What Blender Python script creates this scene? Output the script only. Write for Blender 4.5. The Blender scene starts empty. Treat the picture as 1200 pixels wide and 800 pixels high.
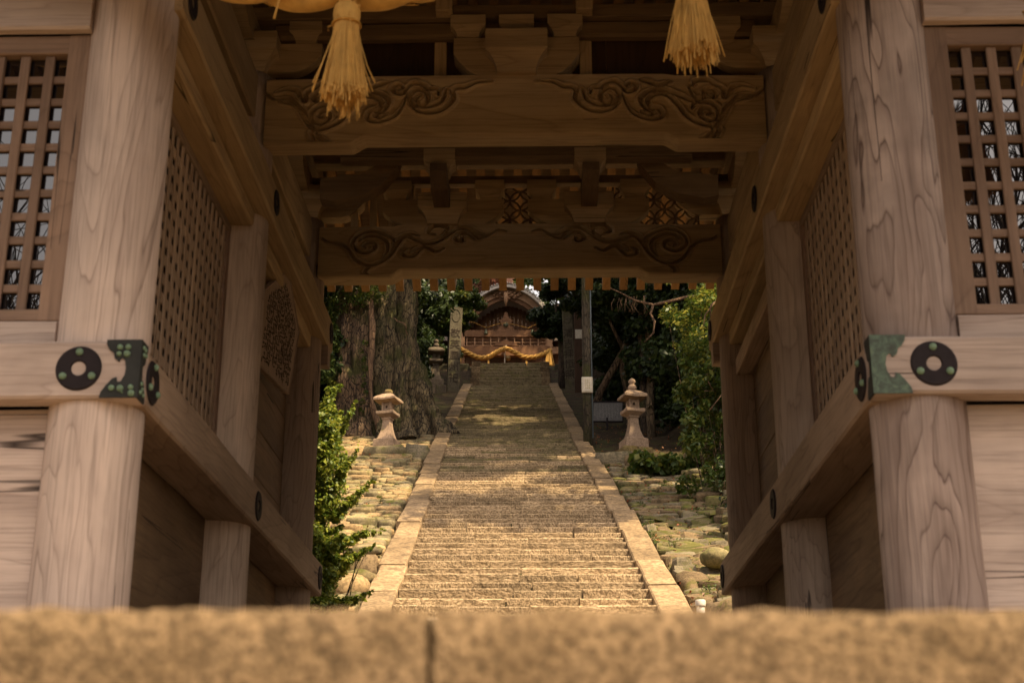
import bpy, math, random
import numpy as np
from mathutils import Vector, Matrix, noise
sc = bpy.context.scene
COL = sc.collection
PI = math.pi

# ------------------------------------------------------------------ camera
cam_d = bpy.data.cameras.new('camera')
cam = bpy.data.objects.new('camera', cam_d); COL.objects.link(cam)
cam.location = (0, 0, 0)
cam.rotation_euler = (math.radians(90) + math.atan(577/1667.), 0, 0)
cam_d.sensor_width = 36; cam_d.lens = 50.0
cam_d.clip_start = 0.05; cam_d.clip_end = 1500
cam_d.dof.use_dof = True; cam_d.dof.focus_distance = 24; cam_d.dof.aperture_fstop = 4.0
sc.camera = cam

# ------------------------------------------------------------------ light
SUN = Vector((0.45, -0.36, 0.82)).normalized()
el = math.asin(SUN.z); az = math.atan2(SUN.x, SUN.y)
world = bpy.data.worlds.new('World'); sc.world = world; world.use_nodes = True
wn = world.node_tree; wn.nodes.clear()
sky = wn.nodes.new('ShaderNodeTexSky'); sky.sky_type = 'NISHITA'; sky.sun_disc = False
sky.sun_elevation = el; sky.sun_rotation = az
sky.air_density = 1.0; sky.dust_density = 3.0; sky.ozone_density = 0.6
hs = wn.nodes.new('ShaderNodeHueSaturation'); hs.inputs['Saturation'].default_value = 0.25
tint = wn.nodes.new('ShaderNodeMix'); tint.data_type = 'RGBA'; tint.blend_type = 'MULTIPLY'
tint.inputs[0].default_value = 1.0; tint.inputs[7].default_value = (1.0, 0.88, 0.78, 1)
bg = wn.nodes.new('ShaderNodeBackground'); bg.inputs['Strength'].default_value = 0.15
wo = wn.nodes.new('ShaderNodeOutputWorld')
wn.links.new(sky.outputs[0], hs.inputs['Color']); wn.links.new(hs.outputs[0], tint.inputs[6])
wn.links.new(tint.outputs[2], bg.inputs['Color']); wn.links.new(bg.outputs[0], wo.inputs[0])
sun_d = bpy.data.lights.new('sun', 'SUN'); sun_d.energy = 4.0; sun_d.angle = math.radians(0.6)
sun_d.color = (1.0, 0.80, 0.50)
sun = bpy.data.objects.new('sun', sun_d); COL.objects.link(sun)
sun.rotation_euler = SUN.to_track_quat('Z', 'Y').to_euler()
sc.view_settings.view_transform = 'Standard'; sc.view_settings.look = 'None'
sc.view_settings.exposure = 1.35; sc.view_settings.gamma = 1.0

# ------------------------------------------------------------------ helpers
class MB:
    def __init__(s): s.v = []; s.f = []; s.sm = []
    def add(s, vs, fs, smooth=False):
        b = len(s.v); s.v.extend([tuple(p) for p in vs])
        for f in fs: s.f.append(tuple(i+b for i in f)); s.sm.append(smooth)
        return s
    def box(s, x0, x1, y0, y1, z0, z1, c=0.006, jit=0, rnd=None):
        """chamfered box"""
        if x1 < x0: x0, x1 = x1, x0
        if y1 < y0: y0, y1 = y1, y0
        if z1 < z0: z0, z1 = z1, z0
        c = min(c, (x1-x0)*.3, (y1-y0)*.3, (z1-z0)*.3)
        vs = []; idx = {}
        for ix, X in ((0, x0), (1, x1)):
            for iy, Y in ((0, y0), (1, y1)):
                for iz, Z in ((0, z0), (1, z1)):
                    j = [0, 0, 0]
                    if jit: j = [rnd.uniform(-jit, jit) for _ in range(3)]
                    sx = 1 if ix == 0 else -1; sy = 1 if iy == 0 else -1; sz = 1 if iz == 0 else -1
                    for k, o in enumerate(((0, c*sy, c*sz), (c*sx, 0, c*sz), (c*sx, c*sy, 0))):
                        idx[(ix, iy, iz, k)] = len(vs); vs.append((X+o[0]+j[0], Y+o[1]+j[1], Z+o[2]+j[2]))
        fs = []
        for ix in (0, 1):
            q = [idx[(ix, 0, 0, 0)], idx[(ix, 1, 0, 0)], idx[(ix, 1, 1, 0)], idx[(ix, 0, 1, 0)]]
            fs.append(q if ix else q[::-1])
        for iy in (0, 1):
            q = [idx[(0, iy, 0, 1)], idx[(1, iy, 0, 1)], idx[(1, iy, 1, 1)], idx[(0, iy, 1, 1)]]
            fs.append(q if not iy else q[::-1])
        for iz in (0, 1):
            q = [idx[(0, 0, iz, 2)], idx[(1, 0, iz, 2)], idx[(1, 1, iz, 2)], idx[(0, 1, iz, 2)]]
            fs.append(q if iz else q[::-1])
        for iy in (0, 1):
            for iz in (0, 1):
                q = [idx[(0, iy, iz, 1)], idx[(1, iy, iz, 1)], idx[(1, iy, iz, 2)], idx[(0, iy, iz, 2)]]
                fs.append(q if (iy ^ iz) else q[::-1])
        for ix in (0, 1):
            for iz in (0, 1):
                q = [idx[(ix, 0, iz, 0)], idx[(ix, 1, iz, 0)], idx[(ix, 1, iz, 2)], idx[(ix, 0, iz, 2)]]
                fs.append(q if not (ix ^ iz) else q[::-1])
        for ix in (0, 1):
            for iy in (0, 1):
                q = [idx[(ix, iy, 0, 0)], idx[(ix, iy, 1, 0)], idx[(ix, iy, 1, 1)], idx[(ix, iy, 0, 1)]]
                fs.append(q if (ix ^ iy) else q[::-1])
        for ix in (0, 1):
            for iy in (0, 1):
                for iz in (0, 1):
                    q = [idx[(ix, iy, iz, k)] for k in range(3)]
                    fs.append(q if (ix + iy + iz) % 2 == 1 else q[::-1])
        return s.add(vs, fs)
    def tube(s, path, rad, n=8, cap=True, smooth=True, wob=0, seed=0, flat=1.0):
        """tapered tube through points"""
        P = [Vector(p) for p in path]; vs = []; m = len(P)
        up = Vector((0.13, 0.21, 1)).normalized()
        for i, p in enumerate(P):
            t = (P[min(i+1, m-1)] - P[max(i-1, 0)])
            if t.length < 1e-9: t = Vector((0, 0, 1))
            t.normalize()
            a = t.cross(up)
            if a.length < .05: a = t.cross(Vector((1, 0, 0)))
            a.normalize(); b = a.cross(t)
            r = rad[i] if hasattr(rad, '__len__') else rad
            for k in range(n):
                an = 2*PI*k/n; rr = r
                if wob:
                    q = p + (a*math.cos(an)+b*math.sin(an))*r
                    rr = r*(1+wob*noise.noise(q*1.7/max(r, .05)*.35+Vector((seed, 0, 0))))
                vs.append(p + (a*math.cos(an)*rr) + (b*math.sin(an)*rr*flat))
        fs = []
        for i in range(m-1):
            for k in range(n):
                k2 = (k+1) % n
                fs.append((i*n+k, i*n+k2, (i+1)*n+k2, (i+1)*n+k))
        if cap:
            fs.append(tuple(range(n-1, -1, -1))); fs.append(tuple((m-1)*n+k for k in range(n)))
        return s.add(vs, fs, smooth)
    def lathe(s, prof, n=24, c=(0, 0, 0), axis='z', smooth=True, rot=0, power=None):
        """prof: (r,h) list; axis z / y / x"""
        vs = []
        for r, h in prof:
            for k in range(n):
                an = 2*PI*k/n + rot; x, y = r*math.cos(an), r*math.sin(an)
                if axis == 'z': q = (c[0]+x, c[1]+y, c[2]+h)
                elif axis == 'y': q = (c[0]+x, c[1]+h, c[2]+y)
                else: q = (c[0]+h, c[1]+x, c[2]+y)
                vs.append(q)
        m = len(prof); fs = []
        for i in range(m-1):
            for k in range(n):
                k2 = (k+1) % n
                f = (i*n+k, i*n+k2, (i+1)*n+k2, (i+1)*n+k)
                fs.append(f if axis != 'y' else f[::-1])
        a, b = tuple(range(n-1, -1, -1)), tuple((m-1)*n+k for k in range(n))
        if axis == 'y': a, b = a[::-1], b[::-1]
        if prof[0][0] > 1e-5: fs.append(a)
        if prof[-1][0] > 1e-5: fs.append(b)
        return s.add(vs, fs, smooth)
    def prism(s, pts, a0, a1, axis='y'):
        """closed outline pts (2D) extruded along axis from a0 to a1. axis y: pts=(x,z); x: pts=(y,z); z: pts=(x,y)"""
        def mk(p, a):
            return {'y': (p[0], a, p[1]), 'x': (a, p[0], p[1]), 'z': (p[0], p[1], a)}[axis]
        area = sum(pts[i][0]*pts[(i+1) % len(pts)][1]-pts[(i+1) % len(pts)][0]*pts[i][1] for i in range(len(pts)))
        if area < 0: pts = pts[::-1]
        n = len(pts); vs = [mk(p, a0) for p in pts] + [mk(p, a1) for p in pts]
        fs = [tuple(range(n)), tuple(range(2*n-1, n-1, -1))]
        for i in range(n):
            j = (i+1) % n; fs.append((j, i, n+i, n+j))
        if axis != 'y': fs = [f[::-1] for f in fs]
        return s.add(vs, fs)
    def mesh(s, name, m):
        me = bpy.data.meshes.new(name); me.from_pydata(s.v, [], s.f)
        if m: me.materials.append(m)
        if any(s.sm): me.polygons.foreach_set('use_smooth', s.sm)
        me.update(); return me
    def build(s, name, m, parent=None, loc=None, rot=None, label=None, kind=None):
        o = bpy.data.objects.new(name, s.mesh(name, m)); COL.objects.link(o)
        if parent: o.parent = parent
        if loc: o.location = loc
        if rot: o.rotation_euler = rot
        if label: o['label'] = label
        if kind: o['kind'] = kind
        return o
def put(name, me, parent=None, loc=(0, 0, 0), rot=(0, 0, 0), scale=(1, 1, 1), kind=None):
    o = bpy.data.objects.new(name, me); COL.objects.link(o)
    o.parent = parent; o.location = loc; o.rotation_euler = rot; o.scale = scale
    if kind: o['kind'] = kind
    return o
def thing(name, label, cat, loc=(0, 0, 0), rz=0, group=None):
    o = bpy.data.objects.new(name, None); COL.objects.link(o); o.empty_display_size = .3
    o.location = loc; o.rotation_euler = (0, 0, rz); o['label'] = label; o['category'] = cat
    if group: o['group'] = group
    return o
def tag(o, label, cat, group=None):
    o['label'] = label; o['category'] = cat
    if group: o['group'] = group
    return o
def struct_e(name):
    o = bpy.data.objects.new(name, None); COL.objects.link(o); o['kind'] = 'structure'; return o
def np_mesh(name, V, F, m, smooth=False):
    me = bpy.data.meshes.new(name)
    V = np.asarray(V, dtype=np.float32); F = np.asarray(F, dtype=np.int32); k = F.shape[1]
    me.vertices.add(len(V)); me.vertices.foreach_set('co', V.ravel())
    me.loops.add(F.size); me.loops.foreach_set('vertex_index', F.ravel())
    me.polygons.add(len(F)); me.polygons.foreach_set('loop_start', np.arange(0, F.size, k, dtype=np.int32))
    me.polygons.foreach_set('loop_total', np.full(len(F), k, dtype=np.int32))
    if smooth: me.polygons.foreach_set('use_smooth', np.ones(len(F), dtype=bool))
    me.materials.append(m); me.update(calc_edges=True); me.validate(); return me

# ------------------------------------------------------------------ materials
def newmat(name):
    m = bpy.data.materials.new(name); m.use_nodes = True
    nt = m.node_tree; bs = nt.nodes['Principled BSDF']; return m, nt, bs
def N(nt, t, **k):
    n = nt.nodes.new(t)
    for a, b in k.items(): setattr(n, a, b)
    return n
def ramp(nt, stops, src=None, interp='LINEAR'):
    r = nt.nodes.new('ShaderNodeValToRGB'); r.color_ramp.interpolation = interp
    el_ = r.color_ramp.elements
    while len(el_) > 1: el_.remove(el_[-1])
    el_[0].position = stops[0][0]; el_[0].color = tuple(stops[0][1])+(1,) if len(stops[0][1]) == 3 else stops[0][1]
    for p, c in stops[1:]:
        e = el_.new(p); e.color = tuple(c)+(1,) if len(c) == 3 else c
    if src is not None: nt.links.new(src, r.inputs[0])
    return r
def g3(v): return (v, v, v)
def coords(nt, scale=(1, 1, 1), rand=True, mode='Object'):
    tc = N(nt, 'ShaderNodeTexCoord'); mp = N(nt, 'ShaderNodeMapping'); mp.inputs['Scale'].default_value = scale
    nt.links.new(tc.outputs[mode], mp.inputs['Vector'])
    if rand:
        oi = N(nt, 'ShaderNodeObjectInfo'); mu = N(nt, 'ShaderNodeMath', operation='MULTIPLY'); mu.inputs[1].default_value = 37.0
        nt.links.new(oi.outputs['Random'], mu.inputs[0])
        cb = N(nt, 'ShaderNodeCombineXYZ'); nt.links.new(mu.outputs[0], cb.inputs[0]); nt.links.new(mu.outputs[0], cb.inputs[2])
        nt.links.new(cb.outputs[0], mp.inputs['Location'])
    return mp.outputs[0]
def noise_n(nt, vec, scale, detail=2, rough=.5, dist=0):
    n = N(nt, 'ShaderNodeTexNoise'); n.inputs['Scale'].default_value = scale; n.inputs['Detail'].default_value = detail
    n.inputs['Roughness'].default_value = rough; n.inputs['Distortion'].default_value = dist
    nt.links.new(vec, n.inputs['Vector']); return n.outputs['Fac']
def mixc(nt, fac, a, b, mode='MIX'):
    m = N(nt, 'ShaderNodeMix', data_type='RGBA', blend_type=mode)
    if isinstance(fac, (int, float)): m.inputs[0].default_value = fac
    else: nt.links.new(fac, m.inputs[0])
    for i, v in ((6, a), (7, b)):
        if isinstance(v, tuple): m.inputs[i].default_value = v if len(v) == 4 else v+(1,)
        else: nt.links.new(v, m.inputs[i])
    return m.outputs[2]
def math_n(nt, op, a, b=None):
    m = N(nt, 'ShaderNodeMath', operation=op)
    for i, v in ((0, a), (1, b)):
        if v is None: continue
        if isinstance(v, (int, float)): m.inputs[i].default_value = v
        else: nt.links.new(v, m.inputs[i])
    return m.outputs[0]
def wood(name, light, dark, axis='z', rings=9, line=.55, rough=.72, ringscale=1.9, bump=.25, stain=.5, knots=0):
    """weathered zelkova: contour-line grain drawn out along one axis, fine fibres, stains"""
    m, nt, bs = newmat(name)
    s = {'x': (.11, 1, 1), 'y': (1, .11, 1), 'z': (1, 1, .22)}[axis]
    f = {'x': (.03, 1, 1), 'y': (1, .03, 1), 'z': (1, 1, .03)}[axis]
    c1 = coords(nt, s); c2 = coords(nt, f)
    n1 = noise_n(nt, c1, ringscale, 4.0, .40, .45)
    if knots:
        vk = N(nt, 'ShaderNodeTexVoronoi'); vk.inputs['Scale'].default_value = 1.35
        nt.links.new(coords(nt, tuple(q if q == 1 else .45 for q in s)), vk.inputs['Vector'])
        n1 = math_n(nt, 'ADD', n1, math_n(nt, 'MULTIPLY', ramp(nt, [(0, g3(1)), (.10, g3(.62)), (.22, g3(.2)), (.36, g3(0))], vk.outputs['Distance']).outputs[0], knots))
    fr = math_n(nt, 'FRACT', math_n(nt, 'MULTIPLY', n1, rings*2.2))
    ln = ramp(nt, [(0, g3(.0)), (.035, g3(.6)), (.10, g3(1)), (.60, g3(.92)), (.92, g3(.62)), (.975, g3(.3)), (1, g3(.0))], fr)
    fib = noise_n(nt, c2, 70, 3, .65)
    st = noise_n(nt, coords(nt, (1, 1, 1)), 1.7, 4, .6, .6)
    # base colour
    a = mixc(nt, ramp(nt, [(.3, g3(0)), (.7, g3(1))], st).outputs[0], tuple(light), tuple(x*(1-stain*.45) for x in light))
    s2 = tuple(q if q == 1 else .13 for q in s)
    st2 = noise_n(nt, coords(nt, s2), 3.3, 4, .6, .3)
    a = mixc(nt, math_n(nt, 'MULTIPLY', ramp(nt, [(.46, g3(0)), (.66, g3(1))], st2).outputs[0], min(1, stain*1.1)), a, (light[0]*.50, light[1]*.47, light[2]*.46))
    a = mixc(nt, math_n(nt, 'MULTIPLY', ramp(nt, [(.28, g3(1)), (.42, g3(0))], st2).outputs[0], .55), a, (min(.72, light[0]*1.28), min(.62, light[1]*1.27), min(.52, light[2]*1.25)))
    lv = ramp(nt, [(.35, g3(.45)), (.62, g3(1.0))], noise_n(nt, coords(nt, s), 4.0, 3, .6))
    b = mixc(nt, math_n(nt, 'MULTIPLY', math_n(nt, 'MULTIPLY', math_n(nt, 'SUBTRACT', 1.0, ln.outputs[0]), line), lv.outputs[0]), a, tuple(dark))
    c = mixc(nt, ramp(nt, [(.34, g3(.30)), (.52, g3(0))], fib).outputs[0], b, tuple(x*.55 for x in dark))
    crk = noise_n(nt, coords(nt, tuple(q if q == 1 else .022 for q in s)), 5, 3, .55, .1)
    cm = noise_n(nt, coords(nt, tuple(q if q == 1 else .3 for q in s)), 2.6, 2, .5)
    ca = math_n(nt, 'ABSOLUTE', math_n(nt, 'SUBTRACT', crk, .5))
    cr = ramp(nt, [(0, g3(1)), (.0025, g3(1)), (.0075, g3(0))], math_n(nt, 'ADD', ca, ramp(nt, [(.53, g3(.2)), (.60, g3(0))], cm).outputs[0]))
    c = mixc(nt, cr.outputs[0], c, tuple(x*.25 for x in dark))
    oi = N(nt, 'ShaderNodeObjectInfo')
    hsv = N(nt, 'ShaderNodeHueSaturation'); nt.links.new(c, hsv.inputs['Color'])
    v = N(nt, 'ShaderNodeMapRange'); v.inputs['To Min'].default_value = .84; v.inputs['To Max'].default_value = 1.12
    nt.links.new(oi.outputs['Random'], v.inputs['Value']); nt.links.new(v.outputs[0], hsv.inputs['Value'])
    nt.links.new(hsv.outputs[0], bs.inputs['Base Color']); bs.inputs['Roughness'].default_value = rough
    bs.inputs['Specular IOR Level'].default_value = .25
    h = math_n(nt, 'ADD', math_n(nt, 'MULTIPLY', fib, .6), math_n(nt, 'MULTIPLY', ln.outputs[0], .4))
    h = math_n(nt, 'SUBTRACT', h, cr.outputs[0])
    bp = N(nt, 'ShaderNodeBump'); bp.inputs['Strength'].default_value = bump; bp.inputs['Distance'].default_value = .01
    nt.links.new(h, bp.inputs['Height']); nt.links.new(bp.outputs[0], bs.inputs['Normal'])
    return m
PALE = (.55, .43, .355); PALED = (.17, .115, .09)
BRN = (.49, .34, .175); BRND = (.15, .08, .03)
MID = (.41, .29, .20); MIDD = (.12, .07, .04)
WCOL = wood('pale_wood_z', PALE, PALED, 'z', rings=11, line=.75, ringscale=1.7, knots=.10)
WCOL2 = wood('figured_pale_wood_z', (.50, .385, .32), (.11, .07, .055), 'z', rings=11, line=1.0, ringscale=1.8, stain=1.0, knots=.16)
WPX = wood('pale_wood_x', PALE, PALED, 'x', line=.45)
WMZ = wood('mid_wood_z', MID, MIDD, 'z', line=.6, ringscale=2.8)
WMX = wood('mid_wood_x', MID, MIDD, 'x', line=.6, ringscale=2.4)
WMY = wood('mid_wood_y', MID, MIDD, 'y', line=.5, ringscale=2.0)
WBX = wood('brown_wood_x', BRN, BRND, 'x', line=.5)
WBY = wood('brown_wood_y', BRN, BRND, 'y', line=.5)
WBXD = wood('ceiling_wood_x', (.24, .15, .07), (.08, .045, .02), 'x', line=.5)  # darker copies of the brown wood: gloom under the roof put into the colour
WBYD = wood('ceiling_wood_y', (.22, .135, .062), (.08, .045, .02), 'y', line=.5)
WBZ = wood('brown_wood_z', BRN, BRND, 'z', line=.5)
WLAT = wood('lattice_wood_z', (.27, .175, .12), (.10, .06, .04), 'z', line=.4)
WWALL = wood('wall_board_wood_y', (.27, .175, .10), (.09, .05, .028), 'y', line=.6, stain=.8)
WLAT2 = wood('side_lattice_wood', (.52, .38, .27), (.14, .09, .06), 'z', line=.3)
WLATX = wood('lattice_wood_x', (.27, .175, .12), (.10, .06, .04), 'x', line=.4)
WRAF = wood('lit_rafter_wood_y', (.42, .23, .08), (.2, .1, .03), 'y', line=.4)  # orange base colour carries the light bounced onto the rear rafters
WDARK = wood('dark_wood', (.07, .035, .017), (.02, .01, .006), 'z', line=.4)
WSHR = wood('shrine_wood', (.20, .095, .042), (.06, .03, .015), 'x', line=.4)
WSHRP = wood('shrine_pale_wood', (.40, .225, .12), (.2, .12, .08), 'x', line=.3)

def stone(name, a, b, dark, scale=9, moss=0.0, mosscol=(.085, .085, .012), speck=.5, bump=.6, bscale=None, dist=.02, worldc=False):
    m, nt, bs = newmat(name)
    v = coords(nt, (1, 1, 1), rand=not worldc)
    n1 = noise_n(nt, v, scale*.35, 5, .6); n2 = noise_n(nt, v, scale*6, 3, .6); n3 = noise_n(nt, v, scale*1.3, 6, .65, .3)
    c = mixc(nt, ramp(nt, [(.35, g3(0)), (.65, g3(1))], n1).outputs[0], a, b)
    c = mixc(nt, math_n(nt, 'MULTIPLY', ramp(nt, [(.42, g3(1)), (.55, g3(0))], n2).outputs[0], speck), c, dark)
    c = mixc(nt, ramp(nt, [(.34, g3(.65)), (.50, g3(0))], n3).outputs[0], c, dark)
    if moss:
        nm = noise_n(nt, v, scale*.5, 6, .7, .2)
        geo = N(nt, 'ShaderNodeNewGeometry'); sep = N(nt, 'ShaderNodeSeparateXYZ'); nt.links.new(geo.outputs['Normal'], sep.inputs[0])
        f = math_n(nt, 'MULTIPLY', ramp(nt, [(.62-moss*.3, g3(0)), (.72-moss*.3, g3(.9))], nm).outputs[0], ramp(nt, [(0, g3(.35)), (.6, g3(1))], sep.outputs[2]).outputs[0])
        c = mixc(nt, f, c, mosscol)
    oi = N(nt, 'ShaderNodeObjectInfo')
    hsv = N(nt, 'ShaderNodeHueSaturation'); nt.links.new(c, hsv.inputs['Color'])
    mr = N(nt, 'ShaderNodeMapRange'); mr.inputs['To Min'].default_value = .72; mr.inputs['To Max'].default_value = 1.2
    nt.links.new(oi.outputs['Random'], mr.inputs['Value']); nt.links.new(mr.outputs[0], hsv.inputs['Value'])
    nt.links.new(hsv.outputs[0], bs.inputs['Base Color']); bs.inputs['Roughness'].default_value = .9
    bs.inputs['Specular IOR Level'].default_value = .2
    bp = N(nt, 'ShaderNodeBump'); bp.inputs['Strength'].default_value = bump; bp.inputs['Distance'].default_value = dist
    hh = math_n(nt, 'ADD', noise_n(nt, v, bscale or scale*2.5, 6, .7), math_n(nt, 'MULTIPLY', n2, .4))
    nt.links.new(hh, bp.inputs['Height']); nt.links.new(bp.outputs[0], bs.inputs['Normal'])
    return m
GRAN = stone('rough_granite', (.48, .345, .205), (.36, .255, .145), (.11, .075, .04), 5, speck=.7, bump=1.0, bscale=17, dist=.05)
GRANM = stone('shaded_mossy_granite', (.24, .18, .10), (.17, .13, .07), (.05, .04, .02), 5, moss=.35, speck=.5, bump=1.0, bscale=14, dist=.03)  # darker step granite for the upper stairs: shade in the colour, plus moss
PLATS = stone('platform_granite', (.5, .38, .25), (.42, .31, .2), (.2, .15, .1), 4)  # floor out of view, colour lightened to bounce light up to the beams
CURB = stone('curb_granite', (.34, .235, .13), (.235, .16, .085), (.09, .06, .035), 3, speck=.6, bump=.5, bscale=16, dist=.015)
FRONT = stone('front_granite', (.34, .225, .125), (.24, .155, .08), (.07, .045, .022), 20, speck=.8, bump=1.0, bscale=60, dist=.012)
FIELD = [stone('field_stone_tan', (.32, .235, .115), (.20, .15, .07), (.09, .075, .04), 4, moss=.32, bump=.7),
         stone('field_stone_grey', (.25, .195, .11), (.16, .13, .07), (.08, .065, .04), 4, moss=.35, bump=.7),
         stone('field_stone_rust', (.36, .24, .12), (.28, .19, .09), (.09, .06, .03), 4, moss=.1, bump=.5)]
FIELDR = [stone('mossy_stone_olive', (.20, .155, .075), (.14, .115, .055), (.05, .045, .02), 4, moss=.55, bump=.5),
          stone('mossy_stone_grey', (.22, .175, .11), (.15, .12, .075), (.05, .045, .03), 4, moss=.35, bump=.5),
          stone('mossy_stone_brown', (.22, .15, .08), (.16, .11, .06), (.05, .035, .02), 4, moss=.3, bump=.5)]
LANTD = stone('shaded_lantern_stone', (.13, .10, .07), (.10, .075, .05), (.04, .03, .02), 5, moss=.2)  # dark copy of the lantern stone, with the upper lanterns' shade in its colour
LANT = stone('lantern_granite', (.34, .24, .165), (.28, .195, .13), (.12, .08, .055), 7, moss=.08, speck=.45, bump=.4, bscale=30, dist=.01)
LANTM = stone('mossy_lantern_stone', (.30, .22, .10), (.24, .17, .07), (.08, .06, .03), 5, moss=.5, mosscol=(.16, .12, .02), bump=.5)
PILL = stone('pillar_stone', (.12, .10, .065), (.085, .07, .045), (.04, .03, .02), 4, moss=.3, bump=.4, bscale=20, dist=.01)  # base colour darkened to carry the shade on the pillars
DSTONE = stone('dark_stone', (.12, .10, .06), (.08, .07, .04), (.03, .025, .015), 4, moss=.3, bump=.6)
EARTH = stone('forest_earth', (.075, .047, .024), (.045, .03, .015), (.015, .01, .005), 3, moss=.35, mosscol=(.06, .065, .015), speck=.6, bump=1, bscale=9, dist=.05, worldc=True)

def bark(name, a, b, moss=0.0, vine=False):
    m, nt, bs = newmat(name)
    v = coords(nt, (1, 1, .22)); v2 = coords(nt, (1, 1, 1))
    n = noise_n(nt, v, 6, 7, .72, .5); n2 = noise_n(nt, v2, 1.3, 4, .6)
    vo = N(nt, 'ShaderNodeTexVoronoi', feature='DISTANCE_TO_EDGE'); vo.inputs['Scale'].default_value = 13
    nt.links.new(coords(nt, (1, 1, .28)), vo.inputs['Vector'])
    fs_ = ramp(nt, [(0, g3(0)), (.10, g3(1))], vo.outputs['Distance'])
    n = math_n(nt, 'MULTIPLY', n, math_n(nt, 'ADD', math_n(nt, 'MULTIPLY', fs_.outputs[0], .45), .6))
    c = mixc(nt, ramp(nt, [(.36, g3(0)), (.56, g3(1))], n).outputs[0], b, a)
    if moss: c = mixc(nt, ramp(nt, [(.55-moss*.2, g3(0)), (.68-moss*.1, g3(.85))], n2).outputs[0], c, (.055, .055, .008))
    nt.links.new(c, bs.inputs['Base Color']); bs.inputs['Roughness'].default_value = .95
    bp = N(nt, 'ShaderNodeBump'); bp.inputs['Strength'].default_value = 1; bp.inputs['Distance'].default_value = .14
    nt.links.new(n, bp.inputs['Height']); nt.links.new(bp.outputs[0], bs.inputs['Normal'])
    return m
BARK = bark('brown_bark', (.20, .125, .07), (.022, .012, .007), .15)
BARKM = bark('mossy_bark', (.20, .145, .075), (.022, .015, .007), .38)
BARKD = bark('dark_bark', (.10, .065, .04), (.03, .02, .012), .1)
TWIG = bark('twig_bark', (.26, .15, .08), (.12, .07, .04), 0)

def leafm(name, a, b, c, gloss=.25, trans=.35):
    m, nt, bs = newmat(name)
    g = N(nt, 'ShaderNodeNewGeometry')
    rp = ramp(nt, [(0, a), (.55, b), (1, c)], g.outputs['Random Per Island'])
    nt.links.new(rp.outputs[0], bs.inputs['Base Color']); bs.inputs['Roughness'].default_value = .45
    bs.inputs['Specular IOR Level'].default_value = gloss
    tr = N(nt, 'ShaderNodeBsdfTranslucent'); mx = N(nt, 'ShaderNodeMixShader'); mx.inputs[0].default_value = trans
    hs_ = N(nt, 'ShaderNodeHueSaturation'); hs_.inputs['Value'].default_value = 1.6; hs_.inputs['Hue'].default_value = .485
    nt.links.new(rp.outputs[0], hs_.inputs['Color']); nt.links.new(hs_.outputs[0], tr.inputs['Color'])
    nt.links.new(bs.outputs[0], mx.inputs[1]); nt.links.new(tr.outputs[0], mx.inputs[2])
    nt.links.new(mx.outputs[0], nt.nodes['Material Output'].inputs['Surface'])
    return m
LEAFD = leafm('dark_evergreen_leaf', (.012, .022, .006), (.022, .038, .010), (.05, .07, .015), trans=.2)
LEAFM = leafm('mid_green_leaf', (.03, .055, .01), (.055, .085, .013), (.12, .12, .02))
LEAFY = leafm('yellow_green_leaf', (.03, .06, .008), (.07, .11, .013), (.36, .33, .05))
LEAFB = leafm('boxwood_leaf', (.045, .08, .010), (.11, .15, .016), (.32, .33, .05))
LEAFP = leafm('pink_blossom', (.22, .09, .06), (.30, .15, .10), (.35, .24, .14))
LEAFR = leafm('dry_leaf', (.13, .06, .025), (.2, .10, .03), (.28, .06, .03), trans=.1)

def plain(name, col, rough=.6, metal=0, spec=.5):
    m, nt, bs = newmat(name)
    n = noise_n(nt, coords(nt, (1, 1, 1)), 14, 5, .6)
    c = mixc(nt, ramp(nt, [(.35, g3(0)), (.7, g3(1))], n).outputs[0], tuple(col), tuple(x*.7 for x in col))
    nt.links.new(c, bs.inputs['Base Color']); bs.inputs['Roughness'].default_value = rough
    bs.inputs['Metallic'].default_value = metal; bs.inputs['Specular IOR Level'].default_value = spec
    return m
IRON = plain('dark_bronze', (.022, .016, .017), .7, 0, .15)
STUD = plain('verdigris_stud', (.17, .25, .16), .8, 0, .2)
def patina():
    m, nt, bs = newmat('green_copper_patina')
    v = coords(nt, (1, 1, 1)); n = noise_n(nt, v, 28, 8, .75, .5)
    r = ramp(nt, [(.30, (.03, .027, .02)), (.45, (.045, .062, .042)), (.56, (.07, .11, .072)), (.66, (.11, .145, .085)), (.76, (.19, .20, .11))], n)
    nt.links.new(r.outputs[0], bs.inputs['Base Color']); bs.inputs['Roughness'].default_value = .7; return m
PATG = patina()
PATD = plain('dark_copper_patina', (.035, .036, .033), .75, 0, .15)
STRAW = plain('rice_straw', (.62, .36, .095), .7, 0, .2)
GOLDS = plain('golden_straw', (.60, .33, .08), .7, 0, .2)
STRAWD = plain('aged_straw', (.46, .24, .05), .8, 0, .2)
def glassm():
    m, nt, bs = newmat('dark_window_glass')
    bs.inputs['Base Color'].default_value = (.006, .005, .006, 1); bs.inputs['Roughness'].default_value = .01  # opaque near-black: the dark room behind is put into the glass colour
    bs.inputs['IOR'].default_value = 2.15; return m
GLASS = glassm()
INK = plain('black_ink', (.05, .035, .025), .8, 0, .1)
WHITE = plain('old_white_paint', (.62, .54, .42), .6)
GREYB = plain('grey_sign_paint', (.10, .09, .085), .6)
GTXT = plain('grey_lettering', (.26, .24, .22), .7)
PIPE = plain('blue_grey_conduit', (.14, .17, .19), .4)
COPR = plain('weathered_roof_copper', (.36, .31, .26), .5)
GREEN_CREST = plain('green_crest', (.06, .065, .025), .6)
PLAST = plain('plaster', (.5, .42, .3), .9)

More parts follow.
